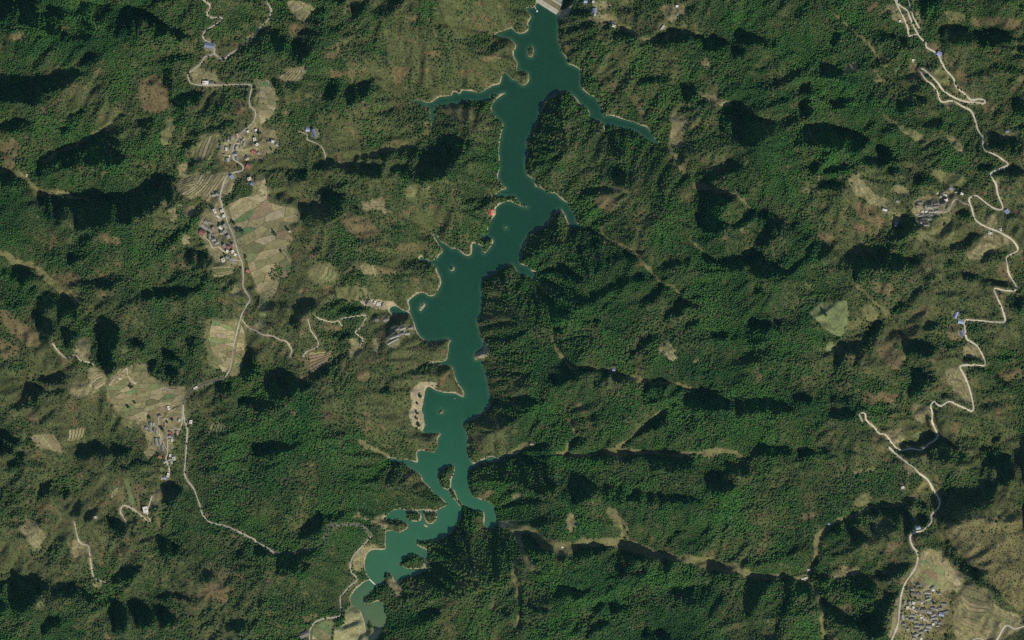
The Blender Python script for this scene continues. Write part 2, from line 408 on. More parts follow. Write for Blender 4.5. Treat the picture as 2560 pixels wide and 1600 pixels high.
# roads: kind, half width in px, then tile pieces.  m = grey concrete lane, n = pale concrete mountain road, t = dirt track, d = shaded lane stretch, shade put into its colour
ROADS = [
('m', 1.6, 'narrow concrete village road winding down the western valley from the northern edge', '''
00: 1925,-60 1925,0 1985,50 1980,90 1960,130 1975,160 2020,170 2080,165 2100,190 2030,240 1950,290 1920,340 1940,380 2000,410 2025,450 2020,510 1940,540 1900,600 1840,650 1790,690 1780,720 1800,780 1880,805 2050,805 2200,800 2350,800 2380,830 2365,900 2360,990 2410,1050 2410,1120 2370,1180 2290,1250 2230,1340 2200,1420 2205,1490
01: 2215,0 2290,50 2290,100 2180,130 2130,180 2100,270 2080,350 2100,430 2130,520 2160,610 2200,700 2230,800 2260,900 2290,980 2300,1100 2300,1200 2360,1310 2330,1380 2290,1450 2270,1512
02: 2240,110 2200,280 2180,440 2130,540'''),
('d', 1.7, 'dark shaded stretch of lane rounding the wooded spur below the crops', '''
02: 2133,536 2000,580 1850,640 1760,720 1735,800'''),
('m', 1.7, 'grey lane running south along the wooded western hillside', '''
02: 1735,796 1735,880 1750,960 1770,1030 1765,1150 1755,1300 1745,1440 1770,1512
03: 1830,80 1880,210 1920,330 1990,400 2120,430 2260,490 2400,560
13: 0,585 80,625 170,685'''),
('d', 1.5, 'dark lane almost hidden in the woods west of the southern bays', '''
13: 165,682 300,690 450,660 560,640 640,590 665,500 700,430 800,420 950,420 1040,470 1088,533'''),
('m', 1.6, 'pale concrete lake road following the southwestern shore to the bottom edge', '''
13: 1086,532 1010,620 920,720 890,800 900,870 955,940 880,1010 810,1090 795,1130 800,1230 780,1290 640,1310 560,1345 510,1420 505,1540'''),
('m', 1.6, 'narrow concrete lane branching northeast through the northwestern trees', '''
00: 2025,510 2110,560 2180,510 2240,470'''),
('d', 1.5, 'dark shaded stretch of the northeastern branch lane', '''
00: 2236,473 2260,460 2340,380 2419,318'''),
('m', 1.7, 'pale end of the branch lane leaving at the northern edge', '''
10: -4,322 60,240 120,180 145,110 130,60 110,30 115,-60'''),
('t', 1.6, 'pale dirt track leaving the valley road towards the scrub knolls', '''
02: 2285,-5 2350,70 2419,100
12: 70,140 150,150 230,185 290,205 320,250 340,290 320,350'''),
('t', 1.5, 'curved pale track through the scrub with a sharp hook', '''
12: 490,-10 510,60 520,100 570,170 590,235 560,265 480,300 445,350'''),
('t', 1.5, 'short wavy pale track above the brown terraced slope', '''
11: 565,1470 600,1500
12: 640,0 720,20 780,10 810,60'''),
('t', 1.6, 'thin pale track zigzagging down to the ruined hillside rows', '''
11: 800,1500 960,1475 1030,1470 1040,1490 1025,1512
12: 1000,60 945,110 960,140 1010,180 985,250'''),
('n', 1.95, 'pale concrete mountain road of hairpins along the eastern hillsides', '''
30: 1200,-60 1215,0 1240,50 1310,100 1340,170 1380,260 1420,330 1450,370 1490,410 1500,450 1600,510 1640,590 1680,660 1750,740 1780,820 1850,880 1910,940 1945,945 1990,935 2040,945 2050,965 2030,980 1990,972 1880,962 1800,940 1720,900 1650,850 1600,780 1530,710 1470,657 1445,655 1440,670 1455,705 1500,765 1550,800 1600,870 1620,940 1650,965 1740,955 1840,1005 1920,1050 1955,1130 1985,1230 2030,1300 2030,1380 2060,1430 2130,1455 2220,1512
31: 2265,45 2180,90 2100,135 2150,230 2170,330 2215,440 2190,470 2120,450 2050,400 1970,340 1910,355 1900,390 1925,460 1950,550 2000,600 2080,640 2180,680 2300,750 2360,830 2340,870 2260,915 2260,980 2280,1080 2340,1180 2345,1228 2250,1235 2140,1215 2160,1290 2210,1400 2240,1512
32: 2215,20 2130,20 2050,10 1960,3 1870,0 1855,30 1860,80 1880,180 1960,230 2010,300 2050,390 2040,430 1960,425 1830,430 1815,455 1860,540 1900,640 1930,760 1940,840 1920,860 1850,830 1780,800 1710,770 1640,810 1600,800 1570,770 1535,810 1550,880 1550,960 1590,1050 1605,1100 1560,1150 1520,1170 1450,1225 1350,1215 1270,1230 1220,1215 1160,1150 1110,1085 1050,1070 1000,1010 930,950 915,890 885,880 865,900 890,960'''),
('n', 2.0, 'pale road strand running down to the northeastern hairpin bend', '''
30: 1190,-60 1200,0 1230,70 1280,170 1320,270 1328,338 1380,330 1415,322'''),
('n', 1.8, 'short pale strand beside the northeastern field strip', '''
30: 1320,-60 1330,0 1350,100 1380,180 1430,270'''),
('n', 2.1, 'pale concrete road past the dense southeastern village', '''
32: 1140,1200 1200,1260 1290,1330 1370,1390 1430,1450 1510,1512
33: 1560,90 1620,190 1610,260 1545,330 1540,400 1460,475 1400,490 1340,530 1360,620 1410,690 1405,780 1370,860 1300,960 1260,1070 1240,1200 1225,1350 1190,1450 1150,1540'''),
('n', 2.0, 'pale curling road in the southeastern corner', '''
33: 2140,1560 2165,1512 2230,1390 2270,1375 2330,1405 2419,1380 2480,1370'''),
('n', 1.6, 'short arc of pale road at the bottom edge', '''
33: 1920,1540 1945,1510 1980,1500 2030,1508 2050,1540'''),
('t', 1.3, 'dirt path crossing the dense southeastern village', '''
33: 1300,1215 1360,1220 1450,1290 1520,1340'''),
('t', 1.5, 'dirt track entering the eastern terrace village', '''
31: 1905,430 1830,400 1790,370 1750,390 1720,460 1680,490 1580,495 1400,520'''),
('t', 1.6, 'pale lane through the southwestern hamlet', '''
02: 1728,890 1710,1020 1640,1030 1590,1060 1585,1250 1570,1310 1600,1400 1590,1480'''),
('t', 1.2, 'thin footpath between the long grey hamlet roofs', '''
02: 1500,920 1505,1000 1510,1080 1560,1190 1585,1240'''),
('t', 1.5, 'looping dirt track round the southwestern bare fields', '''
03: 1195,390 1140,300 1170,240 1250,270 1320,320 1410,395 1420,380 1395,320 1400,270 1440,150'''),
('t', 1.4, 'dirt track past the bare southwestern clearing', '''
03: 705,390 750,580 830,620 850,700 870,850 900,930 1000,970'''),
('t', 1.3, 'village path from the red roofed house to the valley road', '''
01: 1900,700 1980,770 2010,830 2060,820 2100,850 2150,890 2200,940 2280,950'''),
('t', 1.0, 'thin footpath wandering through the northern scrub', '''
10: 390,1240 480,1270 490,1320 600,1370 650,1450 660,1512'''),
('t', 1.2, 'thin dirt track along the western cropped bowl', '''
02: 1040,600 1130,520 1200,460 1215,530 1290,605 1400,610 1500,630 1610,660 1740,635'''),
('t', 1.2, 'thin track descending the brown western ridge', '''
02: 500,220 570,310 640,360 720,330 770,385 850,400 890,425'''),
]
# valley grass strips: half width px
VALLEYS = [
(6, '20: 1500,1385 1570,1450 1575,1512 1560,1560 1640,1640'),
(5, '21: 1750,240 1850,250 1960,310 2100,340 2200,400 2260,480'),
(4.5, '21: 860,680 940,760 1080,830 1170,860 1230,960 1300,1050 1400,1160 1520,1220 1600,1310 1740,1370'),
(4, '21: 1210,680 1170,850'),
(3, '21: 1580,760 1700,770 1850,900 1960,970'),
(4.5, '22: 380,150 460,320 560,440 700,440 860,460 960,500 1130,540 1370,570 1500,590 1660,640'),
(5.5, '22: 420,1270 500,1270 1000,1250 1300,1260 1600,1270 1900,1250 2150,1260 2210,1310'),
(4, '22: 520,1270 540,1180 630,1100 520,920'),
(3, '22: 1000,1220 1270,980 1450,850'),
(11, '23: 0,430 30,500 150,480 300,580 450,640 560,650 700,610 850,590 1000,590 1150,640 1400,700 1600,740 1850,780 2100,850 2300,910 2419,920'),
(10, '23: 950,310 1050,450 1050,580'),
(5, '23: 30,500 80,700 230,870'),
(4.5, '23: 20,760 20,920 60,1000 70,1200 70,1380'),
(5, '33: 0,900 200,920 330,940 430,1000 480,1130 530,1190 530,1500'),
(6, '33: 380,880 470,700 490,520 600,430 760,340 950,250 1200,240 1350,170 1500,30'),
(4, '31: 810,1160 980,1300 1160,1512 1250,1640 1300,1740 1290,1890'),
(3.5, '30: 520,0 640,120 760,250 900,390 1130,610'),
(7, '01: 0,870 60,900 130,970 300,1010 370,1040 440,1080 540,1190 650,1260 720,1330'),
(6, '01: 0,110 200,130 260,170 350,300 480,300 600,330 800,350'),
(6, '00: 400,1512 560,1440 700,1360 900,1270 1060,1170'),
(5, '12: 1000,1160 1130,1230 1250,1300'),
(5, '20: 950,200 1050,260 1150,300 1240,360 1320,380 1500,310 1650,300 1780,340'),
(4, '10: 1640,1250 1500,1330 1270,1420 900,1480'),
(5, '22: 0,1275 150,1200'),
(5, '13: 2290,420 2419,440'),
]
# clearings: b brown scrub, p pale soil/straw, g olive grass, G bright green crop, s sand, f dense trees
CLEAR = {}
CLEAR['00'] = '''b 0,320 150,310 280,340 240,420 120,380 0,370
b 0,1380 90,1300 160,1330 210,1420 130,1512 0,1512
b 400,1010 460,1010 450,1110 410,1090
b 520,260 630,250 620,285 540,290
b 1310,780 1500,700 1600,900 1600,1050 1400,1080 1300,950
p 1800,680 1900,650 2060,700 2080,790 1880,800 1810,770
b 2200,960 2340,930 2330,1060 2260,1110 2200,1050
g 1600,1110 1660,1110 1640,1250 1600,1370 1510,1390 1520,1270
g 1720,1330 1740,1150 1780,1250
p 2200,1290 2290,1250 2419,1120 2419,1512 2060,1512 2130,1330
b 1400,480 1440,400 1480,420 1420,500
g 1900,1300 2060,1250 2110,1330 2060,1400 1880,1512 1800,1512 1850,1380'''
CLEAR['10'] = '''p 280,0 420,0 520,60 500,180 460,210 380,150
b 330,240 430,220 400,310 290,330
p 40,760 130,750 200,920 190,1020 120,1130 40,1180 0,1220 0,740
p 200,760 330,660 470,620 470,700 400,770 250,770
b 1260,620 1460,640 1440,700 1350,860 1310,780
b 1500,620 1650,640 1640,690 1560,690
b 2110,540 2320,460 2310,520 2150,610
b 640,430 800,380 780,560 660,590
b 700,680 1030,640 900,720 740,740
b 870,1170 1040,1310 1000,1330 880,1260
g 1730,1020 1900,980 2050,1080 2040,1150 1760,1080
p 1570,1130 1640,1120 1640,1240 1590,1200
b 1380,180 1550,140 1560,190 1400,210
p 0,1180 100,1250 200,1330 210,1400 130,1440 0,1512
p 120,1230 210,1230 200,1300 150,1310'''
CLEAR['20'] = '''b 700,540 790,450 810,500 770,580
p 740,100 900,60 870,0 800,0 760,60
p 740,160 940,130 970,200 800,230
b 1310,120 1420,150 1400,200 1320,180
p 1380,30 1640,40 1640,120 1500,200 1420,110
b 1700,230 1760,190 1770,300 1700,300
p 1800,540 1850,560 1890,670 1860,690 1800,590
p 1730,890 1880,880 1960,960 2060,950 2060,1010 1940,1000
b 880,1000 930,1010 920,1080 870,1070
b 1090,940 1200,860 1280,1060 1240,1190 1180,1040
p 1500,1070 1570,1080 1640,1130 1650,1200 1600,1300 1600,1400 1500,1370 1500,1200
b 460,320 520,380 560,470 520,540 460,400
s 425,60 480,100 590,20 540,130 460,190 435,180'''
CLEAR['30'] = '''b 910,70 1000,10 1040,60 930,120
p 1090,50 1220,60 1310,260 1200,180
b 1120,200 1180,230 1280,310 1200,270
G 1350,0 1390,0 1400,60 1370,80
p 1350,80 1420,100 1480,240 1430,250
b 1330,570 1410,560 1420,780 1350,780
g 1500,650 1680,680 1760,830 1900,930 1750,890 1620,780
b 1500,380 1640,470 1700,560 1860,680 1900,850 1780,750 1640,560 1510,440
p 720,620 860,580 850,660 740,700
g 950,740 1100,720 1130,780 980,770
p 1400,870 1470,850 1480,910 1430,910
p 1680,960 1740,960 1730,1060 1680,1060
g 1090,1060 1200,1150 1330,1220 1480,1280 1520,1330 1430,1330 1280,1250 1100,1120
b 1990,990 2150,930 2150,1020 2060,1080
p 1660,1230 1720,1260 1860,1400 1900,1512 1840,1480 1700,1330
b 1880,160 2400,180 2400,300 2200,250 1950,240
g 1650,100 1880,150 1880,200 1700,180
b 1220,80 1320,110 1370,260 1330,250
g 2160,1300 2240,1240 2330,1260 2330,1310 2220,1300'''
CLEAR['01'] = '''b 0,0 120,0 130,110 0,100
b 480,660 540,650 520,860 450,870
b 640,1070 790,1090 740,1180 660,1170
b 940,670 1160,740 1150,810 960,770
b 220,1180 320,1190 280,1220 220,1220
b 0,1380 100,1430 200,1512 0,1512
p 1730,700 1800,690 1790,820 1730,780
g 2000,1000 2230,1000 2200,1080 2060,1110
p 2200,1180 2280,1230 2250,1310 2190,1250
p 1690,40 1780,20 1790,80 1700,140
p 1680,140 2180,130 2100,270 1980,380 1700,330
p 1980,350 2080,330 2130,520 2300,950 2290,1010 2100,1000 1980,900 1880,700 1900,560 1990,450
p 2150,430 2320,360 2419,330 2419,1000 2340,900 2250,820 2180,560
G 1680,410 1740,420 1740,450 1680,440
p 2200,120 2240,150 2210,300 2100,330 2110,220
f 2230,220 2290,180 2360,200 2380,280 2370,360 2280,350 2230,310
p 1600,480 1660,450 1680,560 1620,600
p 1740,480 1880,420 1860,480 1760,560'''
CLEAR['11'] = '''p 230,500 390,440 400,580 270,580
p 0,170 90,150 110,400 230,450 240,580 310,600 330,680 260,790 340,930 330,990 200,1000 130,1100 30,1290 0,1300
p 930,450 1200,340 1220,430 1230,500 1050,470
b 780,560 900,510 1080,560 1180,700 1000,760 860,660
b 1280,800 1540,780 1520,890 1340,880
b 820,1020 910,1020 900,1080 820,1060
p 950,1000 1080,980 1150,1090 1000,1100
b 600,1190 730,1170 760,1280 740,1340
p 1030,1100 1060,1250 1030,1350 1020,1200
b 1050,1000 1350,1020 1290,1100 1180,1090
g 1390,240 1520,250 1500,370 1420,370
p 1800,560 1850,570 1840,610 1790,610
s 960,1340 1100,1320 1300,1330 1340,1390 1200,1420 1030,1380
f 120,1060 180,980 250,1020 250,1090 160,1140 120,1120
f 100,170 220,150 300,240 180,280 100,250
g 500,1020 600,980 770,1000 770,1130 600,1180 510,1120
g 750,1210 1000,1200 1000,1330 760,1330
G 30,1430 90,1440 90,1490 40,1490'''
CLEAR['21'] = '''b 740,900 850,910 830,950 790,960
s 130,20 150,110 210,180 215,230 200,170 150,140
b 1180,760 1230,700 1240,780 1190,830
b 850,300 1000,380 1010,460 900,520 780,420'''
CLEAR['31'] = '''b 790,400 1000,440 1100,620 1040,640 900,560 800,470
b 620,410 720,520 860,620 990,650 940,690 840,660 700,550
p 760,170 840,130 1000,330 1180,420 1230,470 1000,420 880,330 770,300
p 1170,220 1240,220 1340,320 1270,350 1190,290
g 1480,80 1700,120 1860,160 1860,200 1720,250 1600,170
b 980,700 1050,680 1110,740 1060,760 980,740
g 1400,680 1550,700 1560,560 1740,520 1740,740 1600,760 1420,750
p 1930,850 2050,740 2200,700 2300,780 2150,830 2000,940 1850,940
G 380,1440 500,1350 740,1330 770,1450 740,1512 450,1512
g 890,1430 940,1340 1020,1420 1050,1512 950,1512
p 2000,550 2150,500 2180,620 2080,630
b 450,680 620,720 630,800 450,740
b 2150,1000 2260,960 2330,1150 2250,1160 2170,1100
b 2160,1230 2240,1250 2250,1420 2200,1380
b 1340,1460 1500,1350 1500,1512 1380,1512
b 960,1200 1180,1150 1170,1260 1060,1310
p 1380,380 1600,330 1760,300 1800,380 1720,480 1560,520 1520,600 1400,620 1370,500
p 1180,500 1270,520 1230,600 1190,620
p 2130,150 2160,150 2230,430 2190,350'''
CLEAR['02'] = '''b 0,180 180,250 190,320 60,330 0,280
b 30,0 230,30 330,100 390,240 260,240 150,160 60,80
b 0,330 90,330 60,420 0,400
b 570,330 680,330 660,420 580,400
b 200,900 380,870 390,960 300,1000
p 620,600 870,590 950,680 780,730 660,680
p 680,280 770,160 850,200 860,380 780,400 740,320
p 820,440 960,480 1010,600 950,650 840,600
p 1020,610 1200,440 1380,400 1400,520 1600,640 1760,620 1720,800 1560,860 1400,1000 1250,960 1150,900 1060,820
p 1350,1000 1500,880 1720,800 1710,1060 1640,1060 1640,1180 1600,1260 1480,1250 1380,1100
p 1360,1270 1440,1150 1480,1260 1400,1310
g 1950,0 2320,0 2310,300 2250,540 2130,540 2160,460 2000,460 1950,250
p 2230,300 2310,150 2310,320 2250,540 2180,520
p 280,1090 480,1080 600,1230 580,1270 480,1230 330,1160
g 1150,920 1250,930 1320,1040 1180,1010
G 1510,1400 1550,1380 1560,1430 1520,1450
p 1450,1340 1500,1360 1480,1400 1440,1390'''
CLEAR['12'] = '''b 950,480 1080,470 1080,560 990,600
b 370,570 500,500 650,420 720,300 480,300 460,440 500,520 470,610
p 880,190 950,180 1000,260 940,370 890,340
b 600,0 800,60 820,110 700,120 620,50
b 1000,1040 1060,960 1080,1080 1010,1150
s 1450,680 1540,590 1720,580 1700,650 1610,640 1580,780 1560,850 1580,900 1590,1000 1570,1060 1480,1000 1440,880 1480,780
b 1080,350 1310,340 1180,400 960,400
s 2120,110 2160,180 2200,270 2200,340 2150,360 2060,372 2070,330 2150,270
b 1380,310 1440,300 1470,350 1400,350
b 280,800 400,860 420,920 300,880
b 680,640 780,640 880,690 840,700
p 0,0 90,0 60,90 0,100
p 1100,160 1160,130 1130,240 1140,310 1090,270
b 1700,580 1800,480 1860,500 1820,580 1740,640'''
CLEAR['22'] = '''p 1430,170 1490,180 1560,400 1530,410 1450,330 1390,390 1420,280
b 520,910 600,960 620,1060 560,990
b 700,940 750,960 740,1080 700,1020
p 1700,370 1770,370 1780,430 1720,430
b 2280,440 2330,430 2370,540 2330,650
b 500,760 700,800 720,880 560,850
b 2050,700 2120,690 2120,750 2060,740'''
CLEAR['32'] = '''G 550,220 600,190 640,260 600,330 540,280
G 470,0 780,0 740,60 700,170 600,120 500,60
g 780,0 950,0 800,90 720,150
G 650,90 720,90 710,170 660,150
b 1010,280 1150,180 1260,300 1290,430 1200,470 1050,380
p 1650,480 1820,440 1870,560 1910,700 1920,830 1830,740 1720,600
p 1900,210 1990,300 2030,380 1850,330 1820,280
b 890,700 1060,670 1250,720 1200,780 910,790
p 1310,810 1500,800 1540,900 1480,980 1380,930
p 1090,1080 1250,1010 1290,1080 1260,1200 1180,1140
G 1340,1110 1440,1050 1480,1090 1400,1120
g 770,1420 1020,1390 1050,1430 820,1460
p 1560,820 1600,840 1580,890
p 1280,1360 1330,1340 1370,1460 1290,1440
b 1700,50 1850,0 1860,180 1720,200
b 2100,500 2419,420 2419,560 2200,600
p 930,960 1000,1000 1050,1060 990,1040'''
CLEAR['03'] = '''b 1030,130 1130,60 1180,100 1210,200 1060,200
b 1230,30 1400,40 1380,150 1320,320 1230,240
G 1180,0 1220,0 1280,230 1230,220
p 190,430 280,370 360,400 410,560 400,640 300,640
p 660,600 740,550 850,620 850,700 700,740
b 1450,300 1540,360 1520,540 1490,480
b 340,240 470,210 600,340 760,380 640,390 480,290 360,290
p 870,960 1010,970 900,1040
b 1850,1100 1900,1000 2040,950 2180,1010 2150,1150 1950,1120
g 270,1290 400,1130 500,1040 420,1180
p 1460,100 1520,70 1530,170 1480,260 1440,220'''
CLEAR['13'] = '''p 900,740 1000,620 1200,610 1060,670 1010,770 1000,860 940,860
b 440,1360 480,1290 620,1290 560,1340
g 530,1400 640,1330 760,1310 720,1420 700,1540 520,1540
p 1220,940 1300,930 1380,1000 1370,1120 1320,1080 1230,980
p 900,310 1000,340 1200,370 1280,430 1180,440 1070,390 950,350
s 1350,790 1440,830 1560,840 1600,750 1630,740 1620,830 1560,870 1440,842
b 2050,130 2230,70 2300,120 2130,190
m 840,1240 890,1180 960,1230 1010,1330 1050,1400 1130,1400 1200,1400 1180,1450 1140,1512 1120,1560 720,1560 740,1400 840,1360
s 2285,390 2419,380 2419,440 2300,450
p 870,1000 960,960 850,1080 820,1130'''
CLEAR['23'] = '''p 0,100 40,120 80,180 0,230
p 870,560 920,540 980,600 900,620
p 520,300 600,300 600,420 560,560 530,480
b 2200,440 2270,480 2270,580 2230,520
p 100,720 200,780 230,870 150,830'''
CLEAR['33'] = '''o 1650,480 1800,430 1950,330 2150,350 2419,360 2419,1000 2419,1250 2250,1150 2200,1050 2000,850 1800,680
p 1420,780 1500,640 1650,700 1750,830 1850,880 1830,1000 1740,1060 1620,1050 1400,1000 1330,950
b 1110,600 1280,560 1240,640 1130,700
p 560,910 740,830 880,830 860,900 640,940
p 1160,1500 1150,1260 1240,1100 1290,960 1330,960 1290,1100 1250,1300 1230,1450
g 820,180 980,110 960,230 820,260
b 240,340 440,300 500,340 300,390
o 1290,1010 1700,1060 1750,1200 1730,1400 1600,1512 1250,1512 1240,1200
p 1790,1060 1850,980 1960,1000 2070,1060 2060,1130 2110,1170 2380,1300 2400,1400 2200,1512 1800,1512 1740,1320
b 1090,1270 1120,1260 1110,1400 1090,1380
b 620,1200 760,1150 800,1250 700,1280
p 1580,700 1620,720 1700,830 1640,860'''
OPEN = ['1124345544422334', '3455445544422244', '3335555334332345', '2244735434333666', '3445736422322355',
        '6434546623323554', '5673157723322454', '3543224323333445', '6643322232333367', '2345333322233366']

# cropped bowls split into irregular plots: name, count, polygon in photograph px
FIELDS = [
 ('fields', 13, [(652,204),(672,200),(692,242),(690,270),(672,300),(650,312),(645,262)]),
 ('fields', 46, [(572,520),(600,496),(640,488),(664,440),(670,505),(700,515),(745,520),(745,552),(725,560),(722,585),(735,600),(705,635),(730,660),(725,690),(700,700),(690,730),(660,775),(645,770),(650,740),(630,690),(612,640),(592,590)]),
 ('fields', 26, [(530,802),(594,803),(586,845),(582,880),(577,912),(560,935),(550,920),(530,875),(520,845)]),
 ('fields', 13, [(604,812),(612,835),(610,880),(600,920),(590,942),(574,938),(585,905),(592,860)]),
 ('fields', 44, [(272,962),(290,938),(320,918),(365,906),(372,935),(395,955),(430,972),(458,970),(452,1010),(432,1010),(415,1022),(395,1035),(372,1055),(345,1050),(305,1044),(290,1020),(278,1000)]),
 ('fields', 9, [(455,1010),(420,1030),(405,1052),(425,1060),(450,1042)]),
 ('fields', 12, [(2300,1408),(2318,1372),(2350,1385),(2385,1425),(2402,1460),(2380,1476),(2345,1472),(2310,1456)]),
 ('fields', 10, [(712,2),(750,2),(776,16),(770,46),(760,54),(742,38)]),
 ('fields', 7, [(358,1130),(382,1108),(390,1130),(372,1148)]),
 ('fields', 8, [(912,1556),(838,1548),(828,1575),(826,1598),(780,1598),(782,1572),(808,1552)]),
]
# terraces: two edge lines (photograph px), number of strips, palette
TERR = [
 (8, '01', '1690,330 1830,250 1900,140', '1980,390 2060,260 2150,130', 'o'),
 (5, '01', '1700,320 1760,270 1870,265', '1690,220 1760,180 1860,130', 'o'),
 (5, '11', '510,1130 560,1010 610,950', '680,1150 760,1120 755,1040', 'g'),
 (9, '02', '290,1090 330,1150 430,1215', '510,1070 560,1160 600,1260', 'r'),
 (6, '10', '210,740 290,680 330,660', '400,770 450,700 465,630', 'o'),
 (7, '33', '1850,985 1960,1005 2070,1060', '1800,1160 1900,1280 2090,1280', 'o'),
 (5, '00', '1830,1512 1860,1400 1920,1300', '1990,1512 2050,1400 2080,1270', 'o'),
 (5, '33', '1470,670 1460,760 1520,850', '1600,700 1650,790 1680,850', 'o'),
 (6, '02', '850,560 900,490 960,490', '900,650 950,640 1000,600', 'o'),
 (5, '02', '650,1040 650,1120 600,1140', '820,1000 780,1110 700,1140', 'o'),
 (5, '02', '1960,1070 1990,1000 2020,960', '2130,1070 2140,1000 2130,960', 'g'),
 (6, '12', '480,310 560,300 720,290', '520,520 620,440 700,380', 'r'),
 (5, '03', '1180,20 1160,110 1100,190', '1050,190 1050,130 1120,60', 'o'),
 (4, '01', '2010,1090 2060,1110 2200,1070', '2010,1010 2100,1000 2230,1000', 'g'),
 (4, '33', '1740,1310 1800,1380 1880,1410', '1880,1300 1960,1320 2050,1350', 'o'),
 (5, '33', '2090,1210 2200,1250 2360,1310', '2080,1290 2180,1340 2260,1370', 'g'),
]
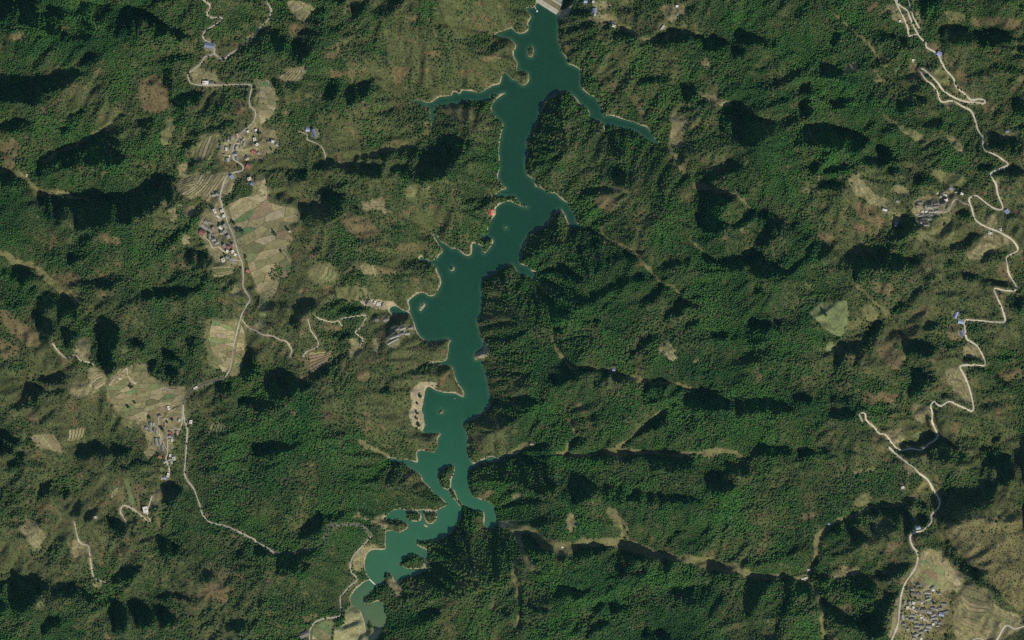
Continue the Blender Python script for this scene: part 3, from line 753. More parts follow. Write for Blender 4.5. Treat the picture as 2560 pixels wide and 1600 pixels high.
# houses: region origin, zoom, list of (x, y, length, width, image angle, roof kind)
HOUSES = [
('the upper western hamlet', 550, 310, 9.45, '''850,150,70,60,20,w 840,210,50,40,20,g 665,185,60,60,20,w 820,370,70,90,10,w 880,490,60,70,-40,w 405,270,60,80,0,p 270,345,50,100,-10,g 190,410,50,70,0,g 255,560,60,120,-10,g 160,600,50,90,0,w 505,430,50,80,-10,g 555,375,60,70,0,g 560,490,60,110,-10,g 485,560,40,70,0,g 390,580,60,100,-5,g 430,450,80,45,0,p 365,720,90,70,10,g 405,825,40,80,15,b 800,660,110,90,-25,r 920,690,60,60,-30,g 640,820,90,70,30,p 680,1000,110,100,-25,r 1250,420,90,70,-20,w 1150,420,70,50,0,g 285,1255,80,90,35,b 700,1300,90,80,20,w 770,1410,80,80,-20,b 185,850,80,90,0,g 230,760,40,50,0,w 100,720,60,40,0,g 1350,490,60,60,-20,g 630,1410,50,40,20,g 25,560,60,120,5,g'''),
('the long western hamlet', 470, 500, 7.56, '''510,220,60,110,25,w 575,320,110,45,-45,w 640,210,50,60,20,w 675,305,60,60,10,w 350,420,80,60,-30,g 430,430,70,45,-35,g 330,520,120,60,-35,g 265,625,100,80,-25,r 490,540,70,60,-40,p 620,530,90,50,-45,w 700,500,60,90,40,g 700,600,60,70,40,g 420,590,45,90,40,g 480,660,50,40,-30,g 410,690,60,100,0,g 490,750,80,60,10,g 545,805,70,60,30,g 640,620,60,60,10,g 760,700,60,70,20,g 765,890,70,60,-10,r 690,870,60,70,40,g 845,980,60,60,30,w 895,1035,60,50,-30,w 745,970,60,50,-30,w 670,1140,70,80,25,w 825,1150,70,90,35,g 755,1080,80,60,-20,g 1130,1335,60,60,-10,r 855,865,50,70,20,p 275,470,40,40,0,p 495,-95,70,50,10,g 560,-110,60,50,-10,g'''),
('the southwestern hamlet', 360, 1000, 7.56, '''470,150,40,80,10,w 300,300,60,50,10,g 675,380,40,60,-5,w 890,415,50,70,-5,w 510,620,80,40,-35,r 625,620,40,70,10,p 510,690,80,50,-15,g 535,760,45,60,10,w 480,750,40,40,10,p 130,460,50,70,0,g 110,560,60,80,20,g 195,550,45,80,5,g 240,600,40,90,10,g 60,520,50,50,0,g 240,790,50,140,10,g 305,790,45,130,10,g 355,900,45,110,10,g 310,1070,60,60,-15,r 500,1050,35,60,5,w 570,1105,60,70,10,w 495,1120,60,50,10,g 400,1165,60,50,30,g 515,1185,50,60,10,g 460,1420,50,80,-15,w 400,1475,60,45,-20,b 340,1480,40,40,0,p 400,450,30,60,0,p 180,460,40,60,0,g'''),
('the eastern terrace village', 2200, 460, 11.0, '''1090,520,180,60,0,g 1040,610,80,60,-10,p 1240,650,60,110,0,g 1370,640,140,90,-5,g 1540,620,150,60,5,g 1760,540,160,50,15,g 1850,660,60,110,-35,g 1820,450,110,80,20,w 1540,550,130,50,8,p 1165,760,80,50,0,w 1268,765,70,60,10,w 1400,765,140,50,0,g 1560,745,120,45,5,g 1115,870,140,55,8,g 1275,840,140,55,8,g 1400,850,70,60,0,g 1475,850,55,50,5,w 1170,910,90,40,5,g 1320,920,160,50,5,g 1180,985,150,60,3,g 1340,975,130,55,-5,g 1200,1065,220,60,3,p 1270,1130,140,40,3,g 1960,130,100,50,-35,b 2250,275,90,70,-25,w 2100,220,80,40,0,g 1740,280,70,90,0,g 1670,340,60,60,0,g 1580,260,50,50,0,w 1810,320,60,70,0,w'''),
('the brown eastern farmstead', 2200, 460, 11.0, '''130,720,140,60,-15,w 250,760,50,40,0,p 450,1070,80,60,-5,b 425,1145,60,60,0,w 480,480,80,70,-20,g'''),
('the dense southeastern village', 2230, 1430, 8.894, '''450,470,70,60,-20,g 590,490,100,70,-30,g 790,455,130,60,-5,g 800,530,120,60,5,g 890,345,120,50,35,g 915,405,60,55,30,w 580,290,90,60,10,g 790,605,120,45,20,g 890,645,90,40,35,g 470,690,80,70,-10,w 375,700,70,90,0,g 260,680,50,80,-10,g 1150,715,130,50,-5,g 1070,800,90,60,0,g 905,800,110,60,-5,g 545,830,90,60,-20,g 690,840,130,70,0,g 830,880,110,80,-15,g 910,950,100,80,25,g 1100,940,120,80,-10,b 1200,880,130,45,8,g 450,965,110,45,-10,g 565,935,90,45,-10,g 925,1025,150,55,12,g 650,1015,60,50,0,w 710,1055,50,50,0,w 440,1040,110,55,-5,g 540,1090,100,50,-5,g 220,1010,60,110,10,g 320,1020,70,50,0,g 960,1100,80,65,0,g 1055,1125,90,80,15,g 545,1190,110,60,0,g 665,1195,100,60,0,g 820,1210,120,65,-5,g 915,1165,55,55,0,w 550,1265,110,65,0,g 650,1330,100,65,10,g 770,1285,100,60,-15,g 520,1390,110,65,20,g 625,1430,90,55,40,g 250,1150,80,70,10,g 340,1260,70,50,20,g 340,780,70,45,0,w 470,785,50,50,0,w 600,640,80,60,-10,g 655,690,55,50,0,w 650,1490,50,50,40,w 1010,1195,80,35,10,g 480,1470,70,60,0,g 440,380,60,50,0,g 1050,480,60,50,20,g 985,825,60,45,0,g'''),
('the lakeside hillside rows', 880, 730, 9.45, '''1010,915,230,50,30,g 1000,1060,230,55,20,g 1200,860,130,55,20,g 1380,850,110,50,15,g 1180,985,120,60,12,g 1305,980,110,60,8,g 960,1165,280,50,28,g 580,650,90,80,10,g 800,650,120,80,10,g'''),
('the sandy building site', 880, 730, 9.45, '''540,250,60,90,-25,w 605,290,55,80,-10,w 655,280,50,80,-5,w 725,300,60,80,-15,p 380,240,90,120,-25,g'''),
('the dam foot hamlet', 1300, 0, 10.083, '''1660,30,100,90,0,b 1880,270,90,130,0,b 1890,372,60,50,10,w 1850,50,60,60,0,w 2255,130,35,35,0,w 2340,590,90,45,-20,b 2365,660,90,70,-20,w'''),
]
SINGLES = [ # tile, x, y, length, width, angle, kind, label
('10', 490,1225,38,35,0,'b','small blue roofed shed in the northern scrub, squarer of the pair'),
('10', 552,1258,26,75,20,'b','long narrow blue roofed shed in the northern scrub beside a square one'),
('20', 1425,260,24,45,-40,'w','small pale hut on the brown slope east of the dam'),
('30', 1620,510,45,38,-30,'b','deep blue roofed hut beside the northeastern mountain road'),
('30', 2262,1240,30,22,10,'b','small blue roofed hut in a clearing near the eastern edge'),
('30', 1245,202,22,22,0,'w','tiny white hut between the strands of the northeastern road'),
('30', 1370,572,26,26,10,'w','small pale hut at the top of the brown strip by the hairpin'),
('00', 1980,432,90,42,-10,'b','long blue roofed building at the northwestern lane junction'),
('00', 1945,785,60,40,0,'w','pale flat roofed house beside the northwestern road clearing'),
('00', 2000,792,46,38,5,'g','grey roofed house beside the northwestern road clearing'),
('11', 2222,495,36,52,-10,'R','bright orange red roofed lodge on the reservoir bank below the sand spit'),
('11', 312,672,36,18,-30,'w','low pale shed at the eastern rim of the cropped bowl'),
('22', 190,1172,40,24,0,'p','pale farmhouse alone above the eastern side arm'),
('22', 962,470,30,26,0,'b','small bluish hut on the forested eastern valley floor'),
('32', 1835,125,30,62,20,'b','long blue roofed shed on the inside of the eastern road'),
('32', 1822,14,50,40,-10,'b','blue roofed house at the road bend above a long blue shed'),
('31', 1775,1465,26,60,-20,'b','narrow blue roofed shed among eastern trees'),
('31', 2198,660,22,28,15,'w','small white roadside house above the eastern road curve'),
('31', 2100,692,44,26,-20,'w','pale house below the eastern road curve'),
('31', 2255,488,34,42,30,'b','blue roofed house at the eastern hairpin'),
('33', 388,852,34,22,0,'w','white roofed hut where two southeastern valley strips meet'),
('33', 345,932,60,20,10,'w','low pale building just south of a white hut in the valley'),
('33', 1415,452,42,26,20,'b','bluish roofed house in the deep shade by the southeastern road'),
('33', 575,410,22,22,0,'b','tiny bluish hut in the grassy southeastern valley'),
('33', 1272,72,34,22,10,'w','pale hut on the slope west of the southeastern road'),
('23', 476,636,20,16,0,'w','tiny white hut on the southern valley meadow'),
('13', 455,1462,85,40,25,'g','grey roofed farmhouse at the bend of the southern lake road'),
('03', 1378,282,50,66,10,'w','pale farmhouse inside the looping southwestern track'),
('03', 906,352,24,22,0,'w','tiny white hut in the dark southwestern woods'),
('01', 252,146,18,28,0,'w','small white hut at the western valley fork'),
('02', 1850,640,42,20,25,'w','pale low building where the shaded western lane bends south'),
('20', 1560,60,26,22,0,'w','small pale hut on the grassy slope above the dam foot'),
]
LONE = [ # individual trees: tile, x, y, crown radius in tile px
('01',2285,680,26),('01',2240,672,14),('11',965,480,26),('11',970,1110,28),('11',180,700,22),('11',300,660,18),('11',235,860,14),
('31',545,1460,22),('31',920,400,14),('31',830,135,12),('31',790,222,12),('31',772,252,11),('31',872,372,13),('31',1190,525,13),('31',1720,672,24),
('02',1245,630,22),('02',1215,825,18),('02',1415,925,16),('02',1275,782,14),('02',870,430,16),
('12',1520,790,13),('12',1550,722,17),('12',1525,885,17),('12',1520,930,15),('12',1540,1000,20),('12',1518,1030,12),
('33',2025,495,14),('33',1980,1030,14),('23',1065,452,12),('23',1100,505,16),('23',1075,562,18),('23',1130,470,10),
('32',980,1440,13),('32',545,200,26),('32',1020,20,14),('30',1760,540,12),('30',2040,330,16),('30',1340,470,18)]
LONE_V = [ # region origin/zoom index into HOUSES, x, y, radius
(5,420,535,30),(5,520,580,34),(5,930,690,46),(5,740,970,18),(5,820,975,24),(5,400,900,22),(5,380,1040,26),(5,460,1140,22),(5,430,1360,26),(5,800,1340,30),(5,1225,1465,80),(5,400,1175,22),(5,1000,440,24),(5,1055,400,20),
(1,1030,600,36),(1,870,445,34),(1,600,460,26),(1,680,430,22),(1,450,690,22),(1,690,1030,20),(1,1090,1060,22),
(0,930,225,60),(0,990,910,34),(0,445,1005,36),(0,1220,600,36),(3,1110,1205,44),(3,400,870,36),(3,1720,890,26),(3,2120,120,80),(3,1220,600,26),
(2,545,380,34),(2,120,340,24),(2,350,560,54),(2,440,420,28)]
# ---------------------------------------------------------------- height field
CELL = 3.5
X0, X1, Y0, Y1 = -320.0, 2880.0, -240.0, 1840.0
NX, NY = int((X1 - X0) / CELL) + 1, int((Y1 - Y0) / CELL) + 1
gx = X0 + np.arange(NX) * CELL; gy = Y0 + np.arange(NY) * CELL
GX, GY = np.meshgrid(gx, gy)

def blur(a, s):
    r = int(3 * s) + 1; k = np.exp(-0.5 * (np.arange(-r, r + 1) / s) ** 2); k /= k.sum()
    n0, n1 = a.shape
    b = np.pad(a, ((r, r), (0, 0)), mode='edge'); o = np.zeros_like(a)
    for i, w in enumerate(k): o += w * b[i:i + n0]
    b = np.pad(o, ((0, 0), (r, r)), mode='edge'); o = np.zeros_like(a)
    for i, w in enumerate(k): o += w * b[:, i:i + n1]
    return o
def vnoise(wave, seed, octaves=1, gain=0.5):
    out = np.zeros((NY, NX)); amp = 1.0; tot = 0
    for o in range(octaves):
        w = wave / 2 ** o; r = np.random.default_rng(seed + o)
        n, m = int((Y1 - Y0) / w) + 4, int((X1 - X0) / w) + 4
        g = r.random((n, m)) * 2 - 1
        fx = (gx - X0) / w + 1; fy = (gy - Y0) / w + 1
        ix = fx.astype(int); iy = fy.astype(int); tx = fx - ix; ty = fy - iy
        tx = tx * tx * (3 - 2 * tx); ty = (ty * ty * (3 - 2 * ty))[:, None]
        A = g[iy][:, ix]; B = g[iy][:, ix + 1]; Cc = g[iy + 1][:, ix]; D = g[iy + 1][:, ix + 1]
        out += amp * ((A * (1 - tx) + B * tx) * (1 - ty) + (Cc * (1 - tx) + D * tx) * ty); tot += amp; amp *= gain
    return out / tot
def mask_poly(poly, out=None, val=1.0):
    p = np.array(poly); out = np.zeros((NY, NX)) if out is None else out
    i0 = max(0, int((p[:, 0].min() - X0) / CELL)); i1 = min(NX, int((p[:, 0].max() - X0) / CELL) + 2)
    j0 = max(0, int((p[:, 1].min() - Y0) / CELL)); j1 = min(NY, int((p[:, 1].max() - Y0) / CELL) + 2)
    if i1 <= i0 or j1 <= j0: return out
    x = GX[j0:j1, i0:i1]; y = GY[j0:j1, i0:i1]; ins = np.zeros(x.shape, bool)
    n = len(p)
    for a in range(n):
        xa, ya = p[a]; xb, yb = p[(a + 1) % n]
        if ya == yb: continue
        ins ^= ((ya > y) != (yb > y)) & (x < (xb - xa) * (y - ya) / (yb - ya) + xa)
    s = out[j0:j1, i0:i1]; s[ins] = np.maximum(s[ins], val)
    return out
def dist_line(pts, R, out=None, closed=False):
    out = np.full((NY, NX), float(R)) if out is None else out
    q = list(pts) + ([pts[0]] if closed else [])
    for (xa, ya), (xb, yb) in zip(q[:-1], q[1:]):
        i0 = max(0, int((min(xa, xb) - R - X0) / CELL)); i1 = min(NX, int((max(xa, xb) + R - X0) / CELL) + 2)
        j0 = max(0, int((min(ya, yb) - R - Y0) / CELL)); j1 = min(NY, int((max(ya, yb) + R - Y0) / CELL) + 2)
        if i1 <= i0 or j1 <= j0: continue
        x = GX[j0:j1, i0:i1]; y = GY[j0:j1, i0:i1]; dx, dy = xb - xa, yb - ya
        t = np.clip(((x - xa) * dx + (y - ya) * dy) / (dx * dx + dy * dy + 1e-9), 0, 1)
        d = np.hypot(x - xa - t * dx, y - ya - t * dy)
        s = out[j0:j1, i0:i1]; np.minimum(s, d, out=s)
    return out
_tab = np.random.default_rng(99).random((256, 256)) * 2 - 1
def pnoise(x, y, wave, off=0):
    u, v = x / wave + off * 17.3 + 500, y / wave + off * 9.7 + 500; iu, iv = np.floor(u).astype(int), np.floor(v).astype(int); a, b = smooth(u - iu), smooth(v - iv)
    T = lambda p, q: _tab[q % 256, p % 256]
    return (T(iu, iv) * (1 - a) + T(iu + 1, iv) * a) * (1 - b) + (T(iu, iv + 1) * (1 - a) + T(iu + 1, iv + 1) * a) * b
def ridged(wave, ang, stretch, off):
    wx = GX + 0.45 * wave * pnoise(GX, GY, wave * 1.3, off + 1); wy = GY + 0.45 * wave * pnoise(GX, GY, wave * 1.3, off + 2)
    c, s_ = math.cos(ang), math.sin(ang); a = (wx * c + wy * s_) / stretch; b = -wx * s_ + wy * c
    return 1 - 2.2 * np.abs(pnoise(a, b, wave, off))
def smooth(t): t = np.clip(t, 0, 1); return t * t * (3 - 2 * t)
def spline(pts, step=2.0):
    p = np.array(pts); p = np.vstack([2 * p[0] - p[1], p, 2 * p[-1] - p[-2]]); out = []
    for i in range(1, len(p) - 2):
        a, b, c, d = p[i - 1:i + 3]; n = max(1, int(np.hypot(*(c - b)) / step))
        for k in range(n):
            t = k / n
            out.append(0.5 * ((2 * b) + (c - a) * t + (2 * a - 5 * b + 4 * c - d) * t * t + (3 * b - a - 3 * c + d) * t ** 3))
    out.append(p[-2]); return np.array(out)

def hsample0(zz, x, y):
    i = np.clip(np.rint((x - X0) / CELL).astype(int), 0, NX - 1); j = np.clip(np.rint((y - Y0) / CELL).astype(int), 0, NY - 1); return zz[j, i]
# the shoreline with small natural wiggles
wl = spline(WATER + [WATER[0]], 4.0)[:-1]
r1 = np.random.default_rng(3); wig = r1.normal(0, 1, (len(wl), 2))
for _ in range(2): wig = (wig + np.roll(wig, 1, 0) + np.roll(wig, -1, 0)) / 3
WATERW = [tuple(v) for v in wl + wig * 1.3]
wm = mask_poly(WATERW) > 0
SDR = 230
sd = dist_line(WATERW, SDR, closed=True)
for isl in ISLANDS:
    s_ = [tuple(v) for v in spline(isl + [isl[0]], 3)[:-1]]
    wm &= ~(mask_poly(s_) > 0); sd = dist_line(s_, 80, sd, closed=True)
sd = np.where(wm, -sd, sd)

lev = np.zeros((NY, NX))
for t, txt in DARK.items():
    for ln in txt.splitlines():
        l, s = ln.split(' ', 1)
        mask_poly(P(t, s), lev, {'1': 0.34, '2': 0.80, '3': 1.0}[l])
def warp(a, amp, wave, o): return hsample0(a, GX + amp * pnoise(GX, GY, wave, o), GY + amp * pnoise(GX, GY, wave, o + 1))
lev = warp(lev, 4.0, 30.0, 11); lev = warp(lev, 3.0, 12.0, 15)
lev = lev * (0.88 + 0.42 * pnoise((GX * 0.78 - GY * 0.62) / 2.4, GX * 0.62 + GY * 0.78, 24, 21))
inframe = (GX > -5) & (GX < W0 + 5) & (GY > -5) & (GY < H0 + 5)
nz = vnoise(150, 31, 2)
lev = np.where(inframe, lev, np.where(nz > 0.22, 0.95, 0.0))
lev[wm] = 0
g = np.where(lev > 0, lev, -0.20 + 0.30 * vnoise(70, 41, 2))
g[wm] = 0; g = blur(g, 0.6)
sx, sy = math.sin(math.radians(SUN_AZ)), -math.cos(math.radians(SUN_AZ))   # towards the sun, image axes (y down)
pad = 120; G = np.pad(g, pad, mode='reflect')
kx = np.fft.fftfreq(G.shape[1], CELL * M) * 2 * np.pi; ky = np.fft.fftfreq(G.shape[0], CELL * M) * 2 * np.pi
KX, KY = np.meshgrid(kx, ky); ks = KX * sx + KY * sy; k2 = KX ** 2 + KY ** 2
Z = np.real(np.fft.ifft2(np.conj(1j * ks) * np.fft.fft2(G) / (ks ** 2 + 0.022 * k2 + (1 / 260.0) ** 2)))[pad:-pad, pad:-pad]
def dsun(z):
    dy, dx = np.gradient(z, CELL * M); return dx * sx + dy * sy
L3 = blur((lev > 0.75).astype(float), 1.0) > 0.85
Z *= min(2.2, 0.80 / max(0.05, float(dsun(Z)[L3].mean())))
Zl = blur(Z, 40); Z = Z - 0.85 * np.minimum(Zl + 12, 0)
wmf = wm.astype(float)
lakem = blur(Z * wmf, 40) / (blur(wmf, 40) + 0.004)
z = Z - lakem + 10 + 98 * (1 - np.exp(-np.clip(sd, 0, SDR) / 150))
east = smooth((GX - 1150) / 300)
z += (6.0 + 3.5 * east) * ridged(90, -0.72, 2.2, 3) + (2.5 + 6.5 * east) * ridged(62, -0.18, 4.5, 8)
def gullies(z, wave, amp, seed):
    zz = blur(z, wave / CELL / 3.2); dy, dx = np.gradient(zz, CELL * M); sl = np.hypot(dx, dy) + 1e-6
    px_, py_ = -dy / sl, dx / sl; u, v = GX / wave, GY / wave; iu, iv = np.floor(u).astype(int), np.floor(v).astype(int); acc = 0; ws = 0
    rj = np.random.default_rng(seed).random((256, 256, 3))
    for a in (-1, 0, 1, 2):
        for b in (-1, 0, 1, 2):
            J = rj[(iv + b) % 256, (iu + a) % 256]; vx = u - (iu + a + J[..., 0] - 0.5); vy = v - (iv + b + J[..., 1] - 0.5)
            w = np.exp(-2.2 * (vx * vx + vy * vy)); acc = acc + w * np.cos(9.4 * (vx * px_ + vy * py_) + 1.2 * J[..., 2]); ws = ws + w
    h = acc / ws; h = np.sign(h) * np.abs(h) ** 0.75
    return z + amp * h * (0.35 + 0.65 * smooth(sl / 0.45))
for w, s in VALLEYS:
    t, q = s.split(': '); d = dist_line(P(t, q), 50)
    z -= 12 * np.exp(-(d / (2.0 * w)) ** 1.6)
cap = 3.0 + 0.66 * np.clip(sd, 0, 400) * M; near = smooth((150 - sd) / 60); z = z * (1 - near) + near * (cap - 6 * np.logaddexp(0, (cap - z) / 6))
z = gullies(z, 80, 4.8, 201); z = gullies(z, 46, 3.7, 202); z = gullies(z, 24, 1.5, 203)
z += 3.2 * vnoise(90, 11, 3) + 0.8 * (1 - 2 * np.abs(vnoise(40, 17, 2)))
floor = 2.0 + 0.16 * np.clip(sd, 0, 60) * M
k = 5.0; z = floor + k * np.logaddexp(0, (z - floor) / k)
z = gullies(z, 52, 2.2, 204)
tsh = smooth(sd / 13)
bank = 0.5 * sd * M
land = tsh * z + (1 - tsh) * np.minimum(bank, z)
z = np.where(sd > 0, np.maximum(land, 0.12 * sd), np.maximum(-9, sd * M * 0.4))
# ground at the foot of the dam
dn = blur(mask_poly([(1349, 3), (1393, 27), (1412, 18), (1445, -20), (1400, -160), (1250, -160)]), 1.0)
z = z * (1 - dn) + 1.0 * dn
# fields lie smoother than the woods
fm = np.zeros((NY, NX))
for _, n, poly in FIELDS: mask_poly(poly, fm)
TERRP = []
for n, t, a, b, pal in TERR:
    A = spline(P(t, a), 3); B = spline(P(t, b), 3); TERRP.append((n, A, B, pal))
    mask_poly(list(map(tuple, A)) + list(map(tuple, B[::-1])), fm)
fm = blur(fm, 1.5); z = z * (1 - fm) + blur(z, 5) * fm
# roads are benched into the slopes
def hsample(zz, x, y):
    fx = np.clip((np.asarray(x, float) - X0) / CELL, 0, NX - 1.001); fy = np.clip((np.asarray(y, float) - Y0) / CELL, 0, NY - 1.001)
    i = fx.astype(int); j = fy.astype(int); tx = fx - i; ty = fy - j
    return (zz[j, i] * (1 - tx) + zz[j, i + 1] * tx) * (1 - ty) + (zz[j + 1, i] * (1 - tx) + zz[j + 1, i + 1] * tx) * ty
zb = blur(z, 2.0); rdist = np.full((NY, NX), 60.0); roadw = np.full((NY, NX), 9.0); ROADL = []
zr = np.zeros((NY, NX)); bestd = np.full((NY, NX), 60.0)
for kind, hw, lab, txt in ROADS:
    line = spline(multi(txt), 2.0)
    rz = np.maximum(hsample(zb, line[:, 0], line[:, 1]), 1.5)
    n = 12 if kind != 't' else 6
    rz = np.convolve(np.pad(rz, n, mode='edge'), np.ones(2 * n + 1) / (2 * n + 1), 'valid')
    ROADL.append((kind, hw, lab, line, rz))
    R = 5 if kind != 't' else 4
    for (px, py), h in zip(line, rz):
        i, j = int((px - X0) / CELL), int((py - Y0) / CELL)
        i0, i1, j0, j1 = max(0, i - R), min(NX, i + R + 2), max(0, j - R), min(NY, j + R + 2)
        if i1 <= i0 or j1 <= j0: continue
        d = np.hypot(GX[j0:j1, i0:i1] - px, GY[j0:j1, i0:i1] - py) - hw
        b = bestd[j0:j1, i0:i1]; m = d < b
        b[m] = d[m]; zr[j0:j1, i0:i1][m] = h
wr = smooth(1 - (bestd - 3.2) / 8.0)
dry = sd > 0
z = np.where(dry, z * (1 - wr) + zr * wr, z)
rdist = bestd
# house pads
HL = []
def kind_name(k): return k
for area, ox, oy, zo, txt in HOUSES:
    for it in txt.split():
        x, y, L, Wd, a, k_ = it.split(',')
        HL.append([area, ox + float(x) / zo, oy + float(y) / zo, float(L) / zo * M, float(Wd) / zo * M, float(a), k_, None])
for t, x, y, L, Wd, a, k_, lab in SINGLES:
    px, py = P(t, f'{x},{y}')[0]
    HL.append([None, px, py, L * K * M, Wd * K * M, a, k_, lab])
hz = blur(z, 1.0); hdist = np.full((NY, NX), 60.0)
for h in HL:
    px, py = h[1], h[2]; zc = max(1.2, float(hsample(hz, px, py))); h.append(zc)
    rad = max(h[3], h[4]) / M * 0.5
    R = int((rad + 7) / CELL) + 1; i, j = int((px - X0) / CELL), int((py - Y0) / CELL)
    i0, i1, j0, j1 = max(0, i - R), min(NX, i + R + 2), max(0, j - R), min(NY, j + R + 2)
    d = np.hypot(GX[j0:j1, i0:i1] - px, GY[j0:j1, i0:i1] - py) - rad
    w = smooth(1 - d / 6.0) * 0.85; s = z[j0:j1, i0:i1]; s[:] = s * (1 - w) + zc * w
    hd = hdist[j0:j1, i0:i1]; np.minimum(hd, d, out=hd)
def H(px, py): return hsample(z, px, py)
def Wp(px, py, dz=0.0): return ((px - W0 / 2) * M, (H0 / 2 - py) * M, float(H(px, py)) + dz)

# ---------------------------------------------------------------- land cover
og = np.array([[int(c) for c in r] for r in OPEN], float)
fx = np.clip(GX / 160 - 0.5, 0, 14.999); fy = np.clip(GY / 160 - 0.5, 0, 8.999)
i = fx.astype(int); j = fy.astype(int); tx = smooth(fx - i); ty = smooth(fy - j)
op = (og[j, i] * (1 - tx) + og[j, i + 1] * tx) * (1 - ty) + (og[j + 1, i] * (1 - tx) + og[j + 1, i + 1] * tx) * ty
op = op / 9 + 0.42 * vnoise(60, 51, 3, 0.6) + 0.12 * vnoise(14, 57, 2)
op += 0.0 * np.clip((1200 - GX) / 300, 0, 1); op -= 0.24 * np.clip(lev, 0, 1)
cov = {c: np.zeros((NY, NX)) for c in 'bpgGsfmo'}
for t, txt in CLEAR.items():
    for ln in txt.splitlines():
        c, s = ln.split(' ', 1); mask_poly(P(t, s), cov[c])
edge = vnoise(16, 61, 2)
for c in cov:
    cov[c] = smooth((blur(cov[c], 2.0 if c in 'bpgo' else 0.8) + (0.4 if c in 'bpo' else 0.2) * edge * (c != 'G') - (0.2 if c in 'pgo' else 0.3)) / 0.4)
val = np.zeros((NY, NX))
for w, s in VALLEYS:
    t, q = s.split(': '); d = dist_line(P(t, q), 40) + 3.5 * edge + 3 * vnoise(40, 63)
    val = np.maximum(val, smooth((1.15 * w + 1.5 - d) / 3.0))
val = warp(val, 7.0, 45.0, 31)
dy_, dx_ = np.gradient(blur(sd, 1.5), CELL)
inl = dx_ * -0.65 + dy_ * -0.76
rimw = np.where(inl > -0.25, 2.7, 0.2) + 1.6 * edge + 3.2 * vnoise(45, 67, 2)
rim = smooth((rimw - sd) / 2.0) * (sd > -6)
cut = smooth(1 - (rdist - 1.0) / 5.0) * (0.55 + 0.6 * vnoise(25, 71, 2))
yard = smooth(1 - (hdist - 0.5) / 5.0)
for c in 'f': val *= 1 - cov[c]
farm = np.clip(cov['p'] + cov['g'] + fm, 0, 1) * (sd > 4) * (1 - smooth(1 - (rdist - 2) / 4)) * (1 - smooth(1 - hdist / 4))
STEP = 2.6; q_ = (z + 1.4 * vnoise(60, 77, 2)) / STEP; fr0 = q_ - np.floor(q_); rise = smooth((fr0 - 0.62) / 0.38)
riser = smooth((fr0 - 0.55) / 0.2) * farm
z = z + farm * 0.85 * STEP * (rise - fr0)
o = np.clip(op, 0, 1)[..., None]
west = np.clip((1500 - GX) / 700, 0, 1)[..., None]
FOR = np.array([0.018, 0.040, 0.015]); SCR = np.array([0.069, 0.079, 0.031])
tint = FOR * (1 - smooth(o * 1.5)) + SCR * smooth(o * 1.5)
def over(tint, m, col): m = np.clip(m, 0, 1)[..., None]; return tint * (1 - m) + np.array(col) * m
red = np.clip(0.5 + 0.9 * vnoise(120, 81, 2), 0, 1)[..., None]
brown = np.array([0.145, 0.098, 0.052]) * red + np.array([0.128, 0.103, 0.050]) * (1 - red)
bm = (np.clip(cov['b'], 0, 1) * 0.68)[..., None]; tint = tint * (1 - bm) + brown * bm
spots = smooth((vnoise(22, 91, 3, 0.7) - 0.30) / 0.15) * np.clip(op * 1.6, 0, 1) * 0.7
tint = over(tint, spots, (0.135, 0.088, 0.048))
tint = over(tint, cov['o'], (0.128, 0.115, 0.050)); tint = over(tint, cov['p'], (0.192, 0.168, 0.086)); tint = over(tint, cov['g'], (0.135, 0.135, 0.056)); tint = over(tint, cov['G'], (0.128, 0.152, 0.064))
tint = over(tint, riser * 0.62, (0.075, 0.080, 0.036)); tint = over(tint, cov['s'], (0.26, 0.222, 0.138)); tint = over(tint, cov['m'], (0.22, 0.215, 0.105))
tint = over(tint, val * 0.8, (0.145, 0.136, 0.060)); tint = over(tint, cut * 0.8, (0.20, 0.17, 0.10)); tint = over(tint, yard * 0.55, (0.20, 0.175, 0.11))
tint = over(tint, rim, (0.31, 0.26, 0.165)); tint[sd < -3] = (0.10, 0.11, 0.06)
tint *= (1 + 0.16 * vnoise(30, 95, 3))[..., None]
forest = np.clip(1.12 - 1.65 * np.clip(op, -0.3, 1.2), 0, 1)
openm = np.clip(cov['p'] + cov['g'] + cov['G'] + cov['s'] + cov['m'] + val + fm, 0, 1)
forest = forest * (1 - 0.86 * np.clip(cov['o'], 0, 1)) * (1 - openm) * (1 - 0.9 * np.clip(cov['b'], 0, 1))
forest = np.maximum(forest, cov['f'])
noveg = np.clip(smooth(1 - (rdist - 0.8) / 2.2) + smooth(1 - (hdist - 0.5) / 3.0) + dn * 1.5, 0, 1)
noveg = np.maximum(noveg, np.where(inl > -0.25, rim, sd < 1.0))
forest *= 1 - noveg
bush = np.clip(0.22 + 0.9 * (1 - forest), 0, 1) * (1 - openm * 0.95) * (1 - 0.6 * np.clip(cov['b'], 0, 1)) * (1 - noveg) * (sd > 1.5)
forest *= sd > 0.6

